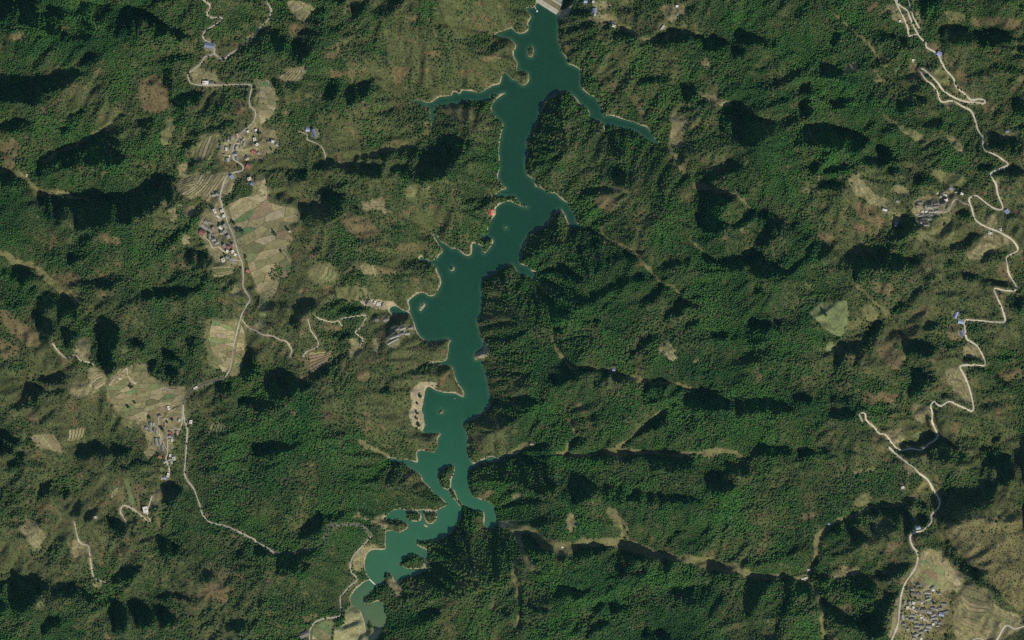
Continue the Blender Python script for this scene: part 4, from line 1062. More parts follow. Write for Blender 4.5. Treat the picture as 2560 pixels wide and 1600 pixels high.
# ---------------------------------------------------------------- helpers: materials, meshes, tagging
def mat(name, rough=0.9, spec=0.15):
    m = bpy.data.materials.new(name); m.use_nodes = True
    b = m.node_tree.nodes['Principled BSDF']; b.inputs['Roughness'].default_value = rough; b.inputs['Specular IOR Level'].default_value = spec
    return m, m.node_tree, b
def lk(nt, a, b): nt.links.new(a, b)
def noise_mul(nt, col_socket, scale, lo, hi, coord='Object', detail=4.0):
    tc = nt.nodes.new('ShaderNodeTexCoord'); n = nt.nodes.new('ShaderNodeTexNoise')
    n.inputs['Scale'].default_value = scale; n.inputs['Detail'].default_value = detail; n.inputs['Roughness'].default_value = 0.65
    lk(nt, tc.outputs[coord], n.inputs['Vector'])
    r = nt.nodes.new('ShaderNodeMapRange'); r.inputs[1].default_value = 0.3; r.inputs[2].default_value = 0.7
    r.inputs[3].default_value = lo; r.inputs[4].default_value = hi; lk(nt, n.outputs[0], r.inputs[0])
    mx = nt.nodes.new('ShaderNodeVectorMath'); mx.operation = 'SCALE'
    lk(nt, col_socket, mx.inputs[0]); lk(nt, r.outputs[0], mx.inputs['Scale']); return mx.outputs[0]
def plain(name, col, rough=0.9, scale=0.3, lo=0.8, hi=1.2, rnd=0.0, coord='Object'):
    m, nt, b = mat(name, rough)
    rgb = nt.nodes.new('ShaderNodeRGB'); rgb.outputs[0].default_value = (*col, 1); s = rgb.outputs[0]
    if rnd:
        oi = nt.nodes.new('ShaderNodeObjectInfo'); r = nt.nodes.new('ShaderNodeMapRange'); r.inputs[3].default_value = 1 - rnd; r.inputs[4].default_value = 1 + rnd
        lk(nt, oi.outputs['Random'], r.inputs[0]); v = nt.nodes.new('ShaderNodeVectorMath'); v.operation = 'SCALE'
        lk(nt, s, v.inputs[0]); lk(nt, r.outputs[0], v.inputs['Scale']); s = v.outputs[0]
    lk(nt, noise_mul(nt, s, scale, lo, hi, coord), b.inputs['Base Color']); return m
def meshobj(name, verts, faces, m, parent=None):
    me = bpy.data.meshes.new(name); me.from_pydata([tuple(v) for v in verts], [], faces); me.update()
    if m: me.materials.append(m)
    o = bpy.data.objects.new(name, me); C.objects.link(o)
    if parent: o.parent = parent
    return o
def tag(o, label=None, cat=None, group=None, kind=None):
    for k_, v in (('label', label), ('category', cat), ('group', group), ('kind', kind)):
        if v: o[k_] = v
    return o
def empty(name, loc, rz=0.0):
    o = bpy.data.objects.new(name, None); C.objects.link(o); o.location = loc; o.rotation_euler = (0, 0, rz); o.empty_display_size = 2; return o

# ---------------------------------------------------------------- terrain
def grid_mesh(name, keep=None):
    co = np.empty((NY * NX, 3), np.float32)
    co[:, 0] = ((GX - W0 / 2) * M).ravel(); co[:, 1] = ((H0 / 2 - GY) * M).ravel(); co[:, 2] = z.ravel()
    idx = np.arange(NY * NX).reshape(NY, NX)
    f = np.stack([idx[:-1, :-1], idx[1:, :-1], idx[1:, 1:], idx[:-1, 1:]], -1).reshape(-1, 4)
    me = bpy.data.meshes.new(name); me.vertices.add(len(co)); me.vertices.foreach_set('co', co.ravel())
    me.loops.add(f.size); me.loops.foreach_set('vertex_index', f.ravel().astype(np.int32))
    me.polygons.add(len(f)); me.polygons.foreach_set('loop_start', (np.arange(len(f)) * 4).astype(np.int32))
    me.polygons.foreach_set('use_smooth', np.ones(len(f), bool)); me.update(calc_edges=True); return me
tme = grid_mesh('terrain')
att = tme.attributes.new('landcover', 'FLOAT_COLOR', 'POINT')
att.data.foreach_set('color', np.concatenate([tint.reshape(-1, 3), np.ones((NY * NX, 1))], 1).astype(np.float32).ravel())
m, nt, b = mat('soil_and_scrub', 1.0, 0.0)
a = nt.nodes.new('ShaderNodeAttribute'); a.attribute_name = 'landcover'
s = noise_mul(nt, a.outputs['Color'], 0.16, 0.62, 1.38, detail=5); s = noise_mul(nt, s, 0.035, 0.85, 1.15)
lk(nt, s, b.inputs['Base Color'])
tc = nt.nodes.new('ShaderNodeTexCoord'); n = nt.nodes.new('ShaderNodeTexNoise'); n.inputs['Scale'].default_value = 0.22; n.inputs['Detail'].default_value = 4
lk(nt, tc.outputs['Object'], n.inputs['Vector']); bp = nt.nodes.new('ShaderNodeBump'); bp.inputs['Strength'].default_value = 0.5; bp.inputs['Distance'].default_value = 1.6
lk(nt, n.outputs[0], bp.inputs['Height']); lk(nt, bp.outputs[0], b.inputs['Normal'])
tme.materials.append(m)
terrain = bpy.data.objects.new('terrain', tme); C.objects.link(terrain)
tag(terrain, 'hilly green and brown terrain of ridges and valleys around the reservoir', 'terrain', kind='structure')

# ---------------------------------------------------------------- water
wv, wf, wi = [], [], {}
st = 2
for j in range(0, NY - st, st):
    for i in range(0, NX - st, st):
        if sd[j:j + st + 1, i:i + st + 1].min() < 0:
            q = []
            for jj, ii in ((j, i), (j + st, i), (j + st, i + st), (j, i + st)):
                if (jj, ii) not in wi:
                    wi[jj, ii] = len(wv); wv.append(((gx[ii] - W0 / 2) * M, (H0 / 2 - gy[jj]) * M, 0.0))
                q.append(wi[jj, ii])
            wf.append(q)
m, nt, b = mat('reservoir_water', 0.12, 0.4)
tc = nt.nodes.new('ShaderNodeTexCoord'); sp = nt.nodes.new('ShaderNodeSeparateXYZ'); lk(nt, tc.outputs['Object'], sp.inputs[0])
n = nt.nodes.new('ShaderNodeTexNoise'); n.inputs['Scale'].default_value = 0.011; n.inputs['Detail'].default_value = 5; lk(nt, tc.outputs['Object'], n.inputs['Vector'])
ad = nt.nodes.new('ShaderNodeMath'); ad.operation = 'MULTIPLY_ADD'; ad.inputs[1].default_value = 110.0; lk(nt, n.outputs[0], ad.inputs[0])
lk(nt, sp.outputs['Y'], ad.inputs[2])
mr = nt.nodes.new('ShaderNodeMapRange'); mr.inputs[1].default_value = 960 + 55; mr.inputs[2].default_value = -960 + 55; lk(nt, ad.outputs[0], mr.inputs[0])
cr = nt.nodes.new('ShaderNodeValToRGB'); lk(nt, mr.outputs[0], cr.inputs[0])
el = cr.color_ramp.elements
WC = [(0.0, (0.0090, 0.044, 0.0200)), (0.45, (0.0090, 0.047, 0.0225)), (0.60, (0.0120, 0.061, 0.029)), (0.70, (0.018, 0.084, 0.042)), (0.79, (0.025, 0.108, 0.053)), (0.90, (0.036, 0.116, 0.055)), (0.935, (0.060, 0.120, 0.053)), (1.0, (0.105, 0.130, 0.055))]
el[0].position, el[0].color = WC[0][0], (*WC[0][1], 1); el[1].position, el[1].color = WC[-1][0], (*WC[-1][1], 1)
for p_, c_ in WC[1:-1]: e = el.new(p_); e.color = (*c_, 1)
at_ = nt.nodes.new('ShaderNodeAttribute'); at_.attribute_name = 'shallow'; mxc = nt.nodes.new('ShaderNodeMix'); mxc.data_type = 'RGBA'
lk(nt, at_.outputs['Fac'], mxc.inputs[0]); lk(nt, cr.outputs[0], mxc.inputs[6]); mxc.inputs[7].default_value = (0.052, 0.118, 0.062, 1)
lk(nt, noise_mul(nt, noise_mul(nt, mxc.outputs[2], 0.006, 0.90, 1.10), 0.05, 0.96, 1.04), b.inputs['Base Color'])
n2 = nt.nodes.new('ShaderNodeTexNoise'); n2.inputs['Scale'].default_value = 0.3; n2.inputs['Detail'].default_value = 3; lk(nt, tc.outputs['Object'], n2.inputs['Vector'])
bp = nt.nodes.new('ShaderNodeBump'); bp.inputs['Strength'].default_value = 0.12; bp.inputs['Distance'].default_value = 0.3; lk(nt, n2.outputs[0], bp.inputs['Height']); lk(nt, bp.outputs[0], b.inputs['Normal'])
wo = meshobj('water', wv, wf, m); wa = wo.data.attributes.new('shallow', 'FLOAT', 'POINT'); wa.data.foreach_set('value', [float(0.5 * smooth(1 + sd[k_] / 9.0)) for k_ in wi]); tag(wo, 'dark teal reservoir water branching into narrow side arms', 'water', kind='structure')

# ---------------------------------------------------------------- roads
RM = {'m': plain('grey_concrete', (0.33, 0.30, 0.23), scale=0.12, lo=0.75, hi=1.2), 'n': plain('pale_concrete', (0.45, 0.40, 0.29), scale=0.08, lo=0.85, hi=1.12), 'd': plain('shade_darkened_lane', (0.075, 0.075, 0.068), scale=0.15), 't': plain('pale_dirt', (0.36, 0.31, 0.21), scale=0.12, lo=0.7, hi=1.2)}  # d: the lane where it lies in shade, the shade painted as darker colour
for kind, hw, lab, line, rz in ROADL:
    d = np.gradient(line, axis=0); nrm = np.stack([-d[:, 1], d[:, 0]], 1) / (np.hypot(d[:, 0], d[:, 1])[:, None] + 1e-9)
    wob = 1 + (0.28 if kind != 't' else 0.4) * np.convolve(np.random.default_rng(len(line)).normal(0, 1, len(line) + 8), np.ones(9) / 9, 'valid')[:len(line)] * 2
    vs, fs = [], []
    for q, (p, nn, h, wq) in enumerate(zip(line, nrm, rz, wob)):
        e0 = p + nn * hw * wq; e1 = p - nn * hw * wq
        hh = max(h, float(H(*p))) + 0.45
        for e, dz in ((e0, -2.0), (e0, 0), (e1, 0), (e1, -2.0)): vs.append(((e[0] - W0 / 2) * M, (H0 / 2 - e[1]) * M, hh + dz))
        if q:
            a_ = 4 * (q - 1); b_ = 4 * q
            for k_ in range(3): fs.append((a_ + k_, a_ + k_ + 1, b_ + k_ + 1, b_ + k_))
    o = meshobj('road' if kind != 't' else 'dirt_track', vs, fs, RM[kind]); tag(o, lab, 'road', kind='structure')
# ---------------------------------------------------------------- fields and terraces (parts of the terrain)
def crop(name, col, band=0.0):
    m, nt, b = mat(name, 1.0, 0.0)
    rgb = nt.nodes.new('ShaderNodeRGB'); rgb.outputs[0].default_value = (*col, 1)
    oi = nt.nodes.new('ShaderNodeObjectInfo'); r = nt.nodes.new('ShaderNodeMapRange'); r.inputs[3].default_value = 0.86; r.inputs[4].default_value = 1.14
    lk(nt, oi.outputs['Random'], r.inputs[0]); v = nt.nodes.new('ShaderNodeVectorMath'); v.operation = 'SCALE'; lk(nt, rgb.outputs[0], v.inputs[0]); lk(nt, r.outputs[0], v.inputs['Scale'])
    s = noise_mul(nt, v.outputs[0], 0.10, 0.75, 1.25); s = noise_mul(nt, s, 0.5, 0.85, 1.15); lk(nt, s, b.inputs['Base Color']); return m
CM = {'tan': crop('stubble', (0.240, 0.202, 0.108)), 'straw': crop('straw_soil', (0.275, 0.232, 0.14)), 'olive': crop('olive_stubble', (0.185, 0.168, 0.08)), 'dark': crop('weedy_plot', (0.135, 0.132, 0.062)),
      'brown': crop('ploughed_soil', (0.19, 0.142, 0.083)), 'green': crop('green_crop', (0.105, 0.150, 0.062)), 'pea': crop('young_crop', (0.15, 0.165, 0.072))}
def plot(poly, m):
    poly = np.array(poly, float); c = poly.mean(0); bm = bmesh.new()
    ring = []
    for a, b_ in zip(poly, np.roll(poly, -1, 0)):
        n = max(1, int(np.hypot(*(b_ - a)) / 9)); ring += [a + (b_ - a) * k_ / n for k_ in range(n)]
    top = [bm.verts.new((p[0], p[1], 0)) for p in ring]
    f = bm.faces.new(top)
    ex = bmesh.ops.extrude_edge_only(bm, edges=list(f.edges)); low = [v for v in ex['geom'] if isinstance(v, bmesh.types.BMVert)]
    for v in low: v.co.z = -2.2
    bmesh.ops.triangulate(bm, faces=[f])
    for v in bm.verts:
        x, y, h = v.co; v.co = ((x - W0 / 2) * M, (H0 / 2 - y) * M, float(H(x, y)) + 0.9 + h)
    bmesh.ops.recalc_face_normals(bm, faces=bm.faces)
    me = bpy.data.meshes.new('field_plot'); bm.to_mesh(me); bm.free(); me.materials.append(m)
    o = bpy.data.objects.new('field_plot', me); C.objects.link(o); o.parent = terrain; return o
def clip(poly, px, py, nx, ny):
    out = []; n = len(poly)
    for i in range(n):
        a, b_ = poly[i], poly[(i + 1) % n]; da = (a[0] - px) * nx + (a[1] - py) * ny; db = (b_[0] - px) * nx + (b_[1] - py) * ny
        if da <= 0: out.append(a)
        if (da < 0 < db) or (db < 0 < da):
            t = da / (da - db); out.append((a[0] + (b_[0] - a[0]) * t, a[1] + (b_[1] - a[1]) * t))
    return out
def inside(poly, x, y):
    r = False; n = len(poly)
    for i in range(n):
        (xa, ya), (xb, yb) = poly[i], poly[(i + 1) % n]
        if (ya > y) != (yb > y) and x < (xb - xa) * (y - ya) / (yb - ya) + xa: r = not r
    return r
def area(p): p = np.array(p); return 0.5 * abs(np.dot(p[:, 0], np.roll(p[:, 1], -1)) - np.dot(p[:, 1], np.roll(p[:, 0], -1)))
fr = random.Random(5)
roadpts = np.vstack([l[3] for l in ROADL])
nplots = 0
for _, n, poly in FIELDS:
    xs = [p[0] for p in poly]; ys = [p[1] for p in poly]; an = fr.uniform(-0.6, 0.9); ca, sa = math.cos(an), math.sin(an); st_ = 2.4
    T = lambda p: ((p[0] * ca + p[1] * sa) , (-p[0] * sa + p[1] * ca) * st_)
    Ti = lambda q: (q[0] * ca - q[1] / st_ * sa, q[0] * sa + q[1] / st_ * ca)
    pts = []
    while len(pts) < n:
        best = None
        for _k in range(8):
            p = (fr.uniform(min(xs), max(xs)), fr.uniform(min(ys), max(ys)))
            if not inside(poly, *p): continue
            q = T(p); d = min([(q[0] - r_[0]) ** 2 + (q[1] - r_[1]) ** 2 for r_ in pts] or [1e9])
            if best is None or d > best[0]: best = (d, q)
        if best: pts.append(best[1])
    tp = [T(p) for p in poly]
    for a, q in enumerate(pts):
        cell = list(tp)
        for b_, r_ in enumerate(pts):
            if a != b_ and len(cell) > 2: cell = clip(cell, (q[0] + r_[0]) / 2, (q[1] + r_[1]) / 2, r_[0] - q[0], r_[1] - q[1])
        if len(cell) < 3: continue
        cell = [Ti(v) for v in cell]
        clean = [v for i_, v in enumerate(cell) if math.dist(v, cell[i_ - 1]) > 0.8]
        if len(clean) < 3 or area(clean) < 25: continue
        c = np.mean(clean, 0); L_ = max(math.dist(v, c) for v in clean)
        clean = [tuple(c + (np.array(v) - c) * (1 - 0.55 / max(3, math.dist(v, c)))) for v in clean]
        if np.min(np.hypot(roadpts[:, 0] - c[0], roadpts[:, 1] - c[1])) < 3.5: continue
        plot(clean, CM[fr.choices(['tan', 'straw', 'olive', 'dark', 'brown', 'green', 'pea'], [7, 3, 6, 2, 2, 1.2, 2])[0]]); nplots += 1
PAL = {'o': ['tan', 'olive', 'olive', 'dark', 'straw'], 'g': ['olive', 'pea', 'dark', 'tan'], 'r': ['brown', 'brown', 'tan', 'olive']}
for n, A, B, pal in TERRP:
    k_ = 14; rs = lambda L_: np.array([[np.interp(t, np.linspace(0, 1, len(L_)), L_[:, c]) for c in (0, 1)] for t in np.linspace(0, 1, k_)])
    A_, B_ = rs(A), rs(B); wv_ = 0.10 * np.array([fr.uniform(-1, 1) for _ in range(k_)]) / n
    for s_ in range(n):
        t0, t1 = (s_ + 0.08) / n, (s_ + 0.80) / n
        e0 = A_ + (B_ - A_) * (t0 + wv_[:, None]); e1 = A_ + (B_ - A_) * (t1 + wv_[:, None])
        i0, i1 = (0, k_) if fr.random() < 0.5 else (fr.randint(0, 2), k_ - fr.randint(0, 2))
        plot(list(map(tuple, e0[i0:i1])) + list(map(tuple, e1[i0:i1][::-1])), CM[fr.choice(PAL[pal])]); nplots += 1

# ---------------------------------------------------------------- houses
HM = {'wall': plain('plaster_wall', (0.36, 0.33, 0.27), scale=0.5, rnd=0.2), 'w': plain('pale_concrete_roof', (0.60, 0.565, 0.47), scale=0.25, lo=0.75, hi=1.15, rnd=0.25),
      'g': plain('grey_tile_roof', (0.185, 0.18, 0.152), scale=0.4, lo=0.65, hi=1.35, rnd=0.45), 'r': plain('red_tile_roof', (0.30, 0.095, 0.07), scale=0.3, rnd=0.2), 'R': plain('orange_red_roof', (0.58, 0.13, 0.075), scale=0.2),
      'b': plain('blue_metal_roof', (0.215, 0.245, 0.35), rough=0.55, scale=0.2, rnd=0.3), 'p': plain('weathered_brick_roof', (0.29, 0.205, 0.15), scale=0.3, rnd=0.25), 'ridge': plain('ridge_tiles', (0.27, 0.26, 0.22), scale=0.5)}
def unit(verts, faces, name):
    me = bpy.data.meshes.new(name); me.from_pydata(verts, [], faces); me.update(); return me
def box(x0, x1, y0, y1, z0, z1): return ([(x, y, zz) for zz in (z0, z1) for x, y in ((x0, y0), (x1, y0), (x1, y1), (x0, y1))], [(3, 2, 1, 0), (4, 5, 6, 7), (0, 1, 5, 4), (1, 2, 6, 5), (2, 3, 7, 6), (3, 0, 4, 7)])
def joinb(*bs):
    v, f = [], []
    for bv, bf in bs: o_ = len(v); v += bv; f += [tuple(i_ + o_ for i_ in q) for q in bf]
    return v, f
# gable: walls with pointed ends, two thick roof slopes, ridge
gw = ([(-.5, -.5, -3), (.5, -.5, -3), (.5, .5, -3), (-.5, .5, -3), (-.5, -.5, 4.2), (.5, -.5, 4.2), (.5, .5, 4.2), (-.5, .5, 4.2), (-.5, 0, 6.6), (.5, 0, 6.6)],
      [(0, 1, 5, 4), (2, 3, 7, 6), (1, 2, 6, 9, 5), (3, 0, 4, 8, 7), (3, 2, 1, 0), (4, 5, 9, 8), (6, 7, 8, 9)])
def slope(sg):
    y0, y1 = sg * .62, 0.0
    v = [(-.56, y0, 3.7), (.56, y0, 3.7), (.56, y1, 7.0), (-.56, y1, 7.0), (-.56, y0, 4.1), (.56, y0, 4.1), (.56, y1, 7.4), (-.56, y1, 7.4)]
    f = [(3, 2, 1, 0), (4, 5, 6, 7), (0, 1, 5, 4), (1, 2, 6, 5), (2, 3, 7, 6), (3, 0, 4, 7)]
    return v, f if sg < 0 else [q[::-1] for q in f]
UM = {}
for k_ in 'grRpb':
    w_ = unit(*gw, 'wall'); w_.materials.append(HM['wall']); r_ = unit(*joinb(slope(-1), slope(1)), 'roof'); r_.materials.append(HM[k_]); UM[k_] = (w_, r_)
rc = unit(*box(-.57, .57, -.035, .035, 7.25, 7.62), 'ridge_cap'); rc.materials.append(HM['ridge'])
fw = unit(*box(-.5, .5, -.5, .5, -3, 6.0), 'wall'); fw.materials.append(HM['wall'])
fr_ = unit(*box(-.53, .53, -.53, .53, 6.002, 6.4), 'roof'); fr_.materials.append(HM['w'])
pr = unit(*joinb(box(-.53, .53, -.53, -.48, 6.402, 7.2), box(-.53, .53, .48, .53, 6.402, 7.2), box(-.53, -.48, -.479, .479, 6.402, 7.2), box(.48, .53, -.479, .479, 6.402, 7.2)), 'parapet'); pr.materials.append(HM['w'])
sh = unit(*joinb(box(-.3, .0, -.32, .02, 6.402, 8.6), box(-.33, .03, -.35, .05, 8.602, 8.9)), 'stair_hut'); sh.materials.append(HM['w'])
UM['w'] = (fw, fr_)
ORD = ['', 'first', 'second', 'third', 'fourth', 'fifth', 'sixth', 'seventh', 'eighth', 'ninth', 'tenth', 'eleventh', 'twelfth', 'thirteenth', 'fourteenth', 'fifteenth', 'sixteenth', 'seventeenth', 'eighteenth', 'nineteenth', 'twentieth']
TENS = {2: ('twenty', 'twentieth'), 3: ('thirty', 'thirtieth'), 4: ('forty', 'fortieth'), 5: ('fifty', 'fiftieth')}
def ordinal(n):
    if n <= 20: return ORD[n]
    t, u = divmod(n, 10); return TENS[t][1] if u == 0 else f'{TENS[t][0]}-{ORD[u]}'
RN = {'w': 'pale flat roofed house', 'g': 'grey tiled house', 'r': 'red roofed house', 'b': 'blue metal roofed house', 'p': 'weathered brown roofed house', 'R': 'orange roofed house'}
rank, tot = {}, {}
for h in sorted(HL, key=lambda h: h[2]):
    if h[0]: tot[h[0], h[6]] = tot.get((h[0], h[6]), 0) + 1; rank[id(h)] = tot[h[0], h[6]]
for h in HL:
    ar, px, py, L_, Wd, an, k_, lab, zc = h
    L_ *= 0.92; Wd *= 0.92; an_ = an
    if Wd > L_: L_, Wd, an_ = Wd, L_, an + 90
    if lab is None:
        lab = f'only {RN[k_]} in {ar}' if tot[ar, k_] == 1 else f'{RN[k_]}, {ordinal(rank[id(h)])} such roof from the north, in {ar}'
    e = empty('house', ((px - W0 / 2) * M, (H0 / 2 - py) * M, zc), math.radians(an_))
    tag(e, lab, 'house', ar and 'houses of ' + ar)
    hs = max(0.62, min(1.15, Wd / 8.0)) * (0.5 if L_ < 6 else 0.8)
    for i_, (nm, me) in enumerate(zip(('wall', 'roof'), UM[k_])):
        o = bpy.data.objects.new(nm, me); C.objects.link(o); o.parent = e; o.scale = (L_, Wd, hs)
        if i_: roofo = o
    subs = [('parapet', pr)] + ([('stair_hut', sh)] if L_ > 8 else []) if k_ == 'w' else ([('ridge_cap', rc)] if k_ != 'b' else [])
    for nm, me in subs:
        o = bpy.data.objects.new(nm, me); C.objects.link(o); o.parent = roofo

# ---------------------------------------------------------------- dam, jetty, causeway, boats
conc = plain('dam_concrete', (0.40, 0.375, 0.29), scale=0.1, lo=0.8, hi=1.15); turf = plain('dam_turf', (0.20, 0.165, 0.095), scale=0.12, lo=0.75, hi=1.2); slabm = plain('dam_slabs', (0.24, 0.24, 0.19), scale=0.15, lo=0.8, hi=1.15)
dA = np.array([1318.0, -17.5]); dB = np.array([1394.0, 30.5]); u_ = (dB - dA) / np.hypot(*(dB - dA)); n_ = np.array([u_[1], -u_[0]])
dl = np.hypot(*(dB - dA)) * M
dam = empty('dam', ((dA[0] - W0 / 2) * M, (H0 / 2 - dA[1]) * M, 0), math.atan2(-u_[1], u_[0]))
tag(dam, 'concrete crested earth dam closing the northern end of the reservoir', 'dam')
def strip(name, prof, m, x0=0.0, x1=None, parent=dam):
    x1 = dl if x1 is None else x1; vs, fs = [], []
    for x in (x0, x1): vs += [(x, y, zz) for y, zz in prof]
    n = len(prof)
    fs = [(i_, (i_ + 1) % n, n + (i_ + 1) % n, n + i_) for i_ in range(n)] + [tuple(range(n))[::-1], tuple(range(n, 2 * n))]
    return meshobj(name, vs, fs, m, parent)
strip('upstream_face', [(-12, -5), (0, 8.98), (0, -5)], conc); strip('crest_road', [(0.002, -5), (0.002, 9), (6.5, 9), (6.5, -5)], conc)
strip('parapet', [(-0.4, 8.5), (-0.4, 10), (0.5, 10), (0.5, 9.003)], conc); strip('upper_slope', [(6.503, -5), (6.503, 8.9), (22, 5.0), (22, -5)], turf); strip('berm', [(22.003, -5), (22.003, 5.4), (26.5, 5.4), (26.5, -5)], conc)
for k_ in range(4):
    y0 = 26.503 + k_ * 9.0; h0 = 5.0 - k_ * 0.9
    strip('slope_panel', [(y0, -5), (y0, h0), (y0 + 8.2, h0 - 0.8), (y0 + 8.2, -5)], slabm, x1=dl - k_ * 4)
    if k_: strip('slope_drain', [(y0 - 0.79, -5), (y0 - 0.79, h0 + 0.2), (y0 - 0.01, h0 + 0.2), (y0 - 0.01, -5)], conc, x1=dl - k_ * 4)
pale = plain('pale_boards', (0.55, 0.53, 0.45), scale=0.5); dark = plain('dark_steel', (0.08, 0.08, 0.08)); wood = plain('boat_timber', (0.33, 0.27, 0.19), scale=0.8)
ja, jb = np.array([1335.8, 13.5]), np.array([1341.6, 25.0]); jl = np.hypot(*(jb - ja)) * M
jt = empty('jetty', ((ja[0] - W0 / 2) * M, (H0 / 2 - ja[1]) * M, 0), math.atan2(-(jb - ja)[1], (jb - ja)[0])); tag(jt, 'slim pale footbridge to an intake platform in the northwestern corner by the dam', 'jetty')
meshobj('deck', *box(0, jl, -0.8, 0.8, 2.4, 2.8), pale, jt)
for sg in (-1, 1): meshobj('railing', *box(0, jl, sg * 0.75 - 0.06, sg * 0.75 + 0.06, 2.803, 3.8), pale, jt)
for k_ in range(4): meshobj('post', *box(k_ * jl / 3.2 + .5, k_ * jl / 3.2 + 1.0, -0.4, 0.4, -8, 2.398), dark, jt)
meshobj('platform', *box(jl, jl + 5.5, -2.4, 2.4, 2.2, 2.9), pale, jt); meshobj('gate_hut', *joinb(box(jl + 1, jl + 4.6, -1.7, 1.7, 2.903, 5.6), box(jl + .7, jl + 4.9, -2.0, 2.0, 5.603, 5.9)), pale, jt)
ca_, cb_ = np.array([918.5, 1444.5]), np.array([948.0, 1472.0]); cl = np.hypot(*(cb_ - ca_)) * M
cw = empty('causeway', ((ca_[0] - W0 / 2) * M, (H0 / 2 - ca_[1]) * M, 0), math.atan2(-(cb_ - ca_)[1], (cb_ - ca_)[0])); tag(cw, 'thin pale causeway wall across the southern water beside the lake road', 'causeway')
meshobj('wall', *box(0, cl, -1.6, 1.6, -8, 1.6), conc, cw); meshobj('walkway', *box(-2, cl, -1.9, 1.9, 1.603, 2.0), pale, cw)
for (bx, by, an, lab) in ((1137.5, 997, 10, 'small pale boat off the sharp point of the western headland'), (1064.5, 1063, -20, 'small pale boat moored by the sandy western bay')):
    bo = empty('boat', ((bx - W0 / 2) * M, (H0 / 2 - by) * M, 0), math.radians(an)); tag(bo, lab, 'boat', 'small boats on the reservoir')
    out = [(-3.2, -.6), (-2.2, -.95), (0, -1.1), (2.0, -.8), (3.4, 0), (2.0, .8), (0, 1.1), (-2.2, .95), (-3.2, .6)]; n = len(out)
    vs = [(x * .8, y * .6, -.25) for x, y in out] + [(x, y, .6) for x, y in out] + [(x * .92, y * .84, .6) for x, y in out] + [(x * .75, y * .5, .0) for x, y in out]
    fs = [tuple(range(n))[::-1], tuple(range(3 * n, 4 * n))] + [(l * n + i_, l * n + (i_ + 1) % n, (l + 1) * n + (i_ + 1) % n, (l + 1) * n + i_) for l in range(3) for i_ in range(n)]
    meshobj('hull', vs, fs, wood, bo)
    for x in (-1.4, .8): meshobj('thwart', *box(x - .2, x + .2, -.85, .85, .38, .5), pale, bo)

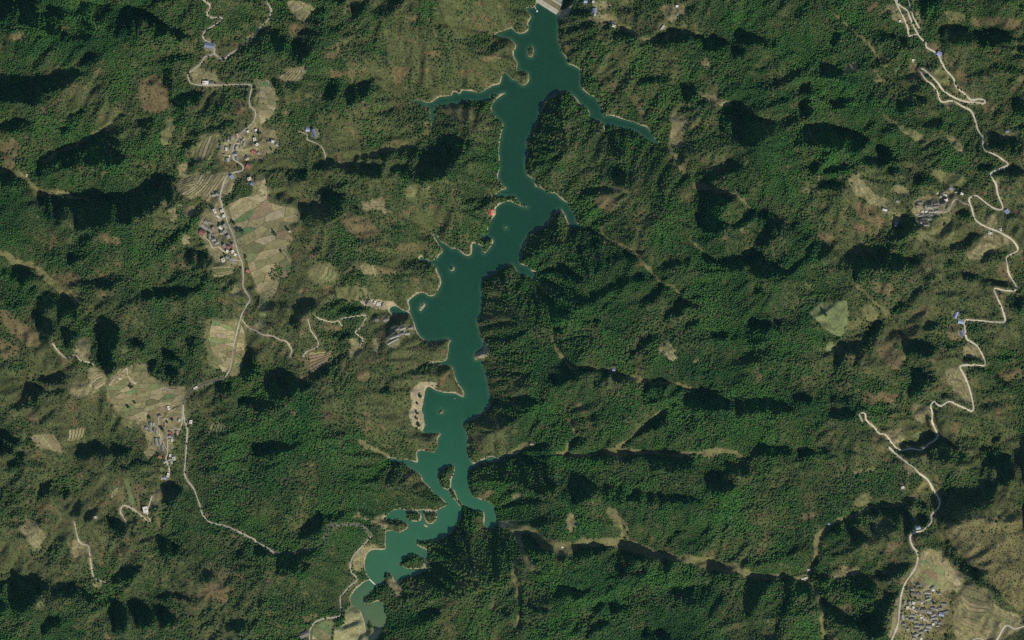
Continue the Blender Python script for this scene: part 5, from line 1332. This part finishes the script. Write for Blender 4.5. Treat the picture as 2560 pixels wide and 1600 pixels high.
# ---------------------------------------------------------------- vegetation
def leafmat(name, inst):
    m, nt, b = mat(name, 0.85, 0.12)
    a = nt.nodes.new('ShaderNodeAttribute')
    if inst: a.attribute_type = 'INSTANCER'; a.attribute_name = 'leaf'; s = a.outputs['Color']
    else:
        oi = nt.nodes.new('ShaderNodeObjectInfo'); cr = nt.nodes.new('ShaderNodeValToRGB'); lk(nt, oi.outputs['Random'], cr.inputs[0])
        cr.color_ramp.elements[0].color = (0.020, 0.040, 0.014, 1); cr.color_ramp.elements[1].color = (0.042, 0.066, 0.022, 1); s = cr.outputs[0]
    lk(nt, noise_mul(nt, s, 3.5 if inst else 0.4, 0.55, 1.45), b.inputs['Base Color']); return m
bark = plain('bark', (0.09, 0.07, 0.05))
def forest_object(name, label, pts, scl, rot, leaf, lump, trunk, sub=2):
    me = bpy.data.meshes.new(name); n = len(pts); me.vertices.add(n); me.vertices.foreach_set('co', pts.astype(np.float32).ravel())
    for an, ty, da, key in (('scl', 'FLOAT_VECTOR', scl, 'vector'), ('rotz', 'FLOAT', rot, 'value'), ('leaf', 'FLOAT_COLOR', np.concatenate([leaf, np.ones((n, 1))], 1), 'color'), ('variant', 'INT', np.random.default_rng(1).integers(0, 5, n), 'value')):
        a = me.attributes.new(an, ty, 'POINT'); a.data.foreach_set(key, np.ascontiguousarray(da, np.int32 if ty == 'INT' else np.float32).ravel())
    me.update()
    o = bpy.data.objects.new(name, me); C.objects.link(o); tag(o, label, 'woodland', kind='stuff')
    ng = bpy.data.node_groups.new(name + '_scatter', 'GeometryNodeTree'); ng.interface.new_socket('Geometry', in_out='INPUT', socket_type='NodeSocketGeometry'); ng.interface.new_socket('Geometry', in_out='OUTPUT', socket_type='NodeSocketGeometry')
    N = ng.nodes; gi, go = N.new('NodeGroupInput'), N.new('NodeGroupOutput')
    lm = leafmat(name + '_leaves', True); g2i = N.new('GeometryNodeGeometryToInstance')
    for v in range(5):
        ic = N.new('GeometryNodeMeshIcoSphere'); ic.inputs['Radius'].default_value = 0.5; ic.inputs['Subdivisions'].default_value = sub
        nz_ = N.new('ShaderNodeTexNoise'); nz_.noise_dimensions = '4D'; nz_.inputs['W'].default_value = v * 7.3; nz_.inputs['Scale'].default_value = 3.2; nz_.inputs['Detail'].default_value = 2
        sb = N.new('ShaderNodeMath'); sb.operation = 'MULTIPLY_ADD'; sb.inputs[1].default_value = 2 * lump; sb.inputs[2].default_value = 1 - lump; ng.links.new(nz_.outputs[0], sb.inputs[0])
        ps = N.new('GeometryNodeInputPosition'); vm = N.new('ShaderNodeVectorMath'); vm.operation = 'SCALE'; ng.links.new(ps.outputs[0], vm.inputs[0]); ng.links.new(sb.outputs[0], vm.inputs['Scale'])
        va = N.new('ShaderNodeVectorMath'); va.operation = 'ADD'; va.inputs[1].default_value = (0, 0, 0.40 if not trunk else 0.5); ng.links.new(vm.outputs[0], va.inputs[0])
        sp_ = N.new('GeometryNodeSetPosition'); ng.links.new(ic.outputs[0], sp_.inputs[0]); ng.links.new(va.outputs[0], sp_.inputs['Position'])
        sm = N.new('GeometryNodeSetMaterial'); sm.inputs['Material'].default_value = lm; ng.links.new(sp_.outputs[0], sm.inputs[0]); last = sm
        if trunk:
            cy = N.new('GeometryNodeMeshCone'); cy.inputs['Vertices'].default_value = 5; cy.inputs['Radius Top'].default_value = 0.02; cy.inputs['Radius Bottom'].default_value = 0.05; cy.inputs['Depth'].default_value = 0.7
            tr = N.new('GeometryNodeTransform'); tr.inputs['Translation'].default_value = (0, 0, -0.15); ng.links.new(cy.outputs[0], tr.inputs[0]); sm2 = N.new('GeometryNodeSetMaterial'); sm2.inputs['Material'].default_value = bark; ng.links.new(tr.outputs[0], sm2.inputs[0])
            jn = N.new('GeometryNodeJoinGeometry'); ng.links.new(sm.outputs[0], jn.inputs[0]); ng.links.new(sm2.outputs[0], jn.inputs[0]); last = jn
        ng.links.new(last.outputs[0], g2i.inputs[0])
    ip = N.new('GeometryNodeInstanceOnPoints'); ip.inputs['Pick Instance'].default_value = True
    ng.links.new(gi.outputs[0], ip.inputs['Points']); ng.links.new(g2i.outputs[0], ip.inputs['Instance'])
    def named(nm, ty):
        q = N.new('GeometryNodeInputNamedAttribute'); q.data_type = ty; q.inputs[0].default_value = nm; return [s_ for s_ in q.outputs if s_.enabled and s_.name == 'Attribute'][0]
    ng.links.new(named('variant', 'INT'), ip.inputs['Instance Index']); ng.links.new(named('scl', 'FLOAT_VECTOR'), ip.inputs['Scale'])
    cx = N.new('ShaderNodeCombineXYZ'); ng.links.new(named('rotz', 'FLOAT'), cx.inputs[2]); er = N.new('FunctionNodeEulerToRotation'); ng.links.new(cx.outputs[0], er.inputs[0]); ng.links.new(er.outputs[0], ip.inputs['Rotation'])
    ng.links.new(ip.outputs[0], go.inputs[0])
    md = o.modifiers.new('scatter', 'NODES'); md.node_group = ng; return o
def scatter(sp_, prob, seed, jit=0.48):
    r = np.random.default_rng(seed); x, y = np.meshgrid(np.arange(X0 + 150, X1 - 150, sp_), np.arange(Y0 + 110, Y1 - 110, sp_ * 0.9)); x[1::2] += sp_ / 2
    x = x.ravel() + r.uniform(-jit, jit, x.size) * sp_; y = y.ravel() + r.uniform(-jit, jit, y.size) * sp_
    keep = r.random(x.size) < hsample(prob, x, y); return x[keep], y[keep], r
x, y, r = scatter(3.75, np.clip(forest * 1.15, 0, 1), 21)
n = len(x); hh = H(x, y)
big = vnoise(90, 121, 2); dia = (4.9 + 2.2 * hsample(big, x, y) + r.normal(0, 1.0, n)).clip(3.2, 9)
scl = np.stack([dia * r.uniform(.9, 1.12, n), dia * r.uniform(.9, 1.12, n), dia * r.uniform(0.55, 1.0, n)], 1)
hue = hsample(vnoise(70, 131, 3, 0.6), x, y)[:, None]; ol = np.clip(hsample(op, x, y), 0, 1)[:, None]; wst = np.clip((1300 - x) / 900, 0, 1)[:, None]
G1 = np.array([0.0130, 0.050, 0.0115]); G2 = np.array([0.031, 0.092, 0.0155]); O1 = np.array([0.055, 0.073, 0.0225]); B1 = np.array([0.092, 0.074, 0.045])
mix = np.clip(0.5 + 1.6 * hue + r.normal(0, .18, (n, 1)), 0, 1); leaf = G1 * (1 - mix) + G2 * mix
oo = np.clip(ol * 0.95 + 0.06 * wst + r.normal(0, .12, (n, 1)), 0, .85); leaf = leaf * (1 - oo) + O1 * oo
bb = (r.random((n, 1)) < 0.025 + 0.16 * ol) * r.uniform(.3, .9, (n, 1)); leaf = leaf * (1 - bb) + B1 * bb
leaf *= r.uniform(.75, 1.3, (n, 1))
forest_object('forest', 'dense dark green woodland covering the hills and ravines', np.stack([(x - W0 / 2) * M, (H0 / 2 - y) * M, hh], 1), scl, r.uniform(0, 6.28, n), leaf, 0.42, True)
print('trees', n, 'plots', nplots, 'houses', len(HL))
x, y, r = scatter(5.2, np.clip(bush * 0.62, 0, 1), 22)
n = len(x); dia = r.uniform(1.8, 4.2, n); scl = np.stack([dia, dia * r.uniform(.8, 1.2, n), dia * r.uniform(.55, .9, n)], 1)
mx = r.random((n, 1)); leaf = np.array([0.036, 0.056, 0.022]) * (1 - mx) + np.array([0.078, 0.076, 0.036]) * mx
bb = (r.random((n, 1)) < 0.12); leaf = np.where(bb, np.array([0.10, 0.072, 0.044]), leaf)
forest_object('scrub_bushes', 'low olive scrub bushes dotted over the open slopes', np.stack([(x - W0 / 2) * M, (H0 / 2 - y) * M, H(x, y)], 1), scl, r.uniform(0, 6.28, n), leaf, 0.4, False)['category'] = 'scrub'
print('bushes', n)
# single trees one can pick out
lm = leafmat('tree_leaves', False); rr = random.Random(11)
def crown_mesh(seed):
    q = random.Random(seed); bm = bmesh.new()
    for _ in range(16):
        a = q.uniform(0, 6.28); d = q.uniform(0, .34); zz = q.uniform(.42, .95); rad = q.uniform(.15, .25)
        res = bmesh.ops.create_icosphere(bm, subdivisions=1, radius=rad)
        for v in res['verts']: v.co = v.co * q.uniform(.75, 1.25); v.co.x += math.cos(a) * d * (1.15 - .5 * abs(zz - .6)); v.co.y += math.sin(a) * d; v.co.z += zz
    me = bpy.data.meshes.new('crown'); bm.to_mesh(me); bm.free(); me.materials.append(lm); return me
def trunk_mesh():
    bm = bmesh.new(); bmesh.ops.create_cone(bm, segments=7, radius1=.06, radius2=.03, depth=.9, cap_ends=True)
    for v in bm.verts: v.co.z += .25
    me = bpy.data.meshes.new('trunk'); bm.to_mesh(me); bm.free(); me.materials.append(bark); return me
CR = [crown_mesh(s_) for s_ in range(6)]; TRK = trunk_mesh()
AREA = {'01': 'on the western hills', '11': 'in the reservoir clearings', '31': 'on the open eastern slopes', '02': 'in the western patchwork fields', '12': 'on the sandy western bay', '33': 'in the southeastern fields', '23': 'on the southern valley meadow', '32': 'in the eastern hill meadows', '30': 'by the northeastern hairpins'}
TL = [(AREA[t], *P(t, f'{x},{y}')[0], r_ * K * M * 2) for t, x, y, r_ in LONE] + [('in ' + HOUSES[k_][0], HOUSES[k_][1] + x / HOUSES[k_][3], HOUSES[k_][2] + y / HOUSES[k_][3], r_ / HOUSES[k_][3] * 2 * M) for k_, x, y, r_ in LONE_V]
cnt = {}
for ar, px, py, dm in sorted(TL, key=lambda t: t[2]):
    cnt[ar] = cnt.get(ar, 0) + 1; dm = min(16, max(4.5, dm))
    e = empty('tree', Wp(px, py), rr.uniform(0, 6.28)); tag(e, f'dark round tree standing {ar}, {ordinal(cnt[ar])} such tree from the north', 'tree', 'single trees ' + ar)
    for nm, me in (('trunk', TRK), ('crown', rr.choice(CR))):
        o = bpy.data.objects.new(nm, me); C.objects.link(o); o.parent = e; o.scale = (dm, dm, dm * 0.85)

# ---------------------------------------------------------------- thin blue air between the ground and the camera
hx0, hx1, hy0, hy1 = (X0 - 60 - W0 / 2) * M, (X1 + 60 - W0 / 2) * M, (H0 / 2 - Y1 - 60) * M, (H0 / 2 - Y0 + 60) * M
hm = bpy.data.materials.new('thin_blue_air'); hm.use_nodes = True; hn = hm.node_tree; hn.nodes.remove(hn.nodes['Principled BSDF'])
pv = hn.nodes.new('ShaderNodeVolumePrincipled'); pv.inputs['Color'].default_value = (0.30, 0.72, 1.0, 1); pv.inputs['Density'].default_value = 0.0135 / CAM_H; pv.inputs['Anisotropy'].default_value = 0.0
hn.links.new(pv.outputs[0], hn.nodes['Material Output'].inputs['Volume'])
tag(meshobj('haze', *box(hx0, hx1, hy0, hy1, -10.5, CAM_H + 50), hm), 'thin bluish air veiling the whole landscape', 'haze', kind='stuff')
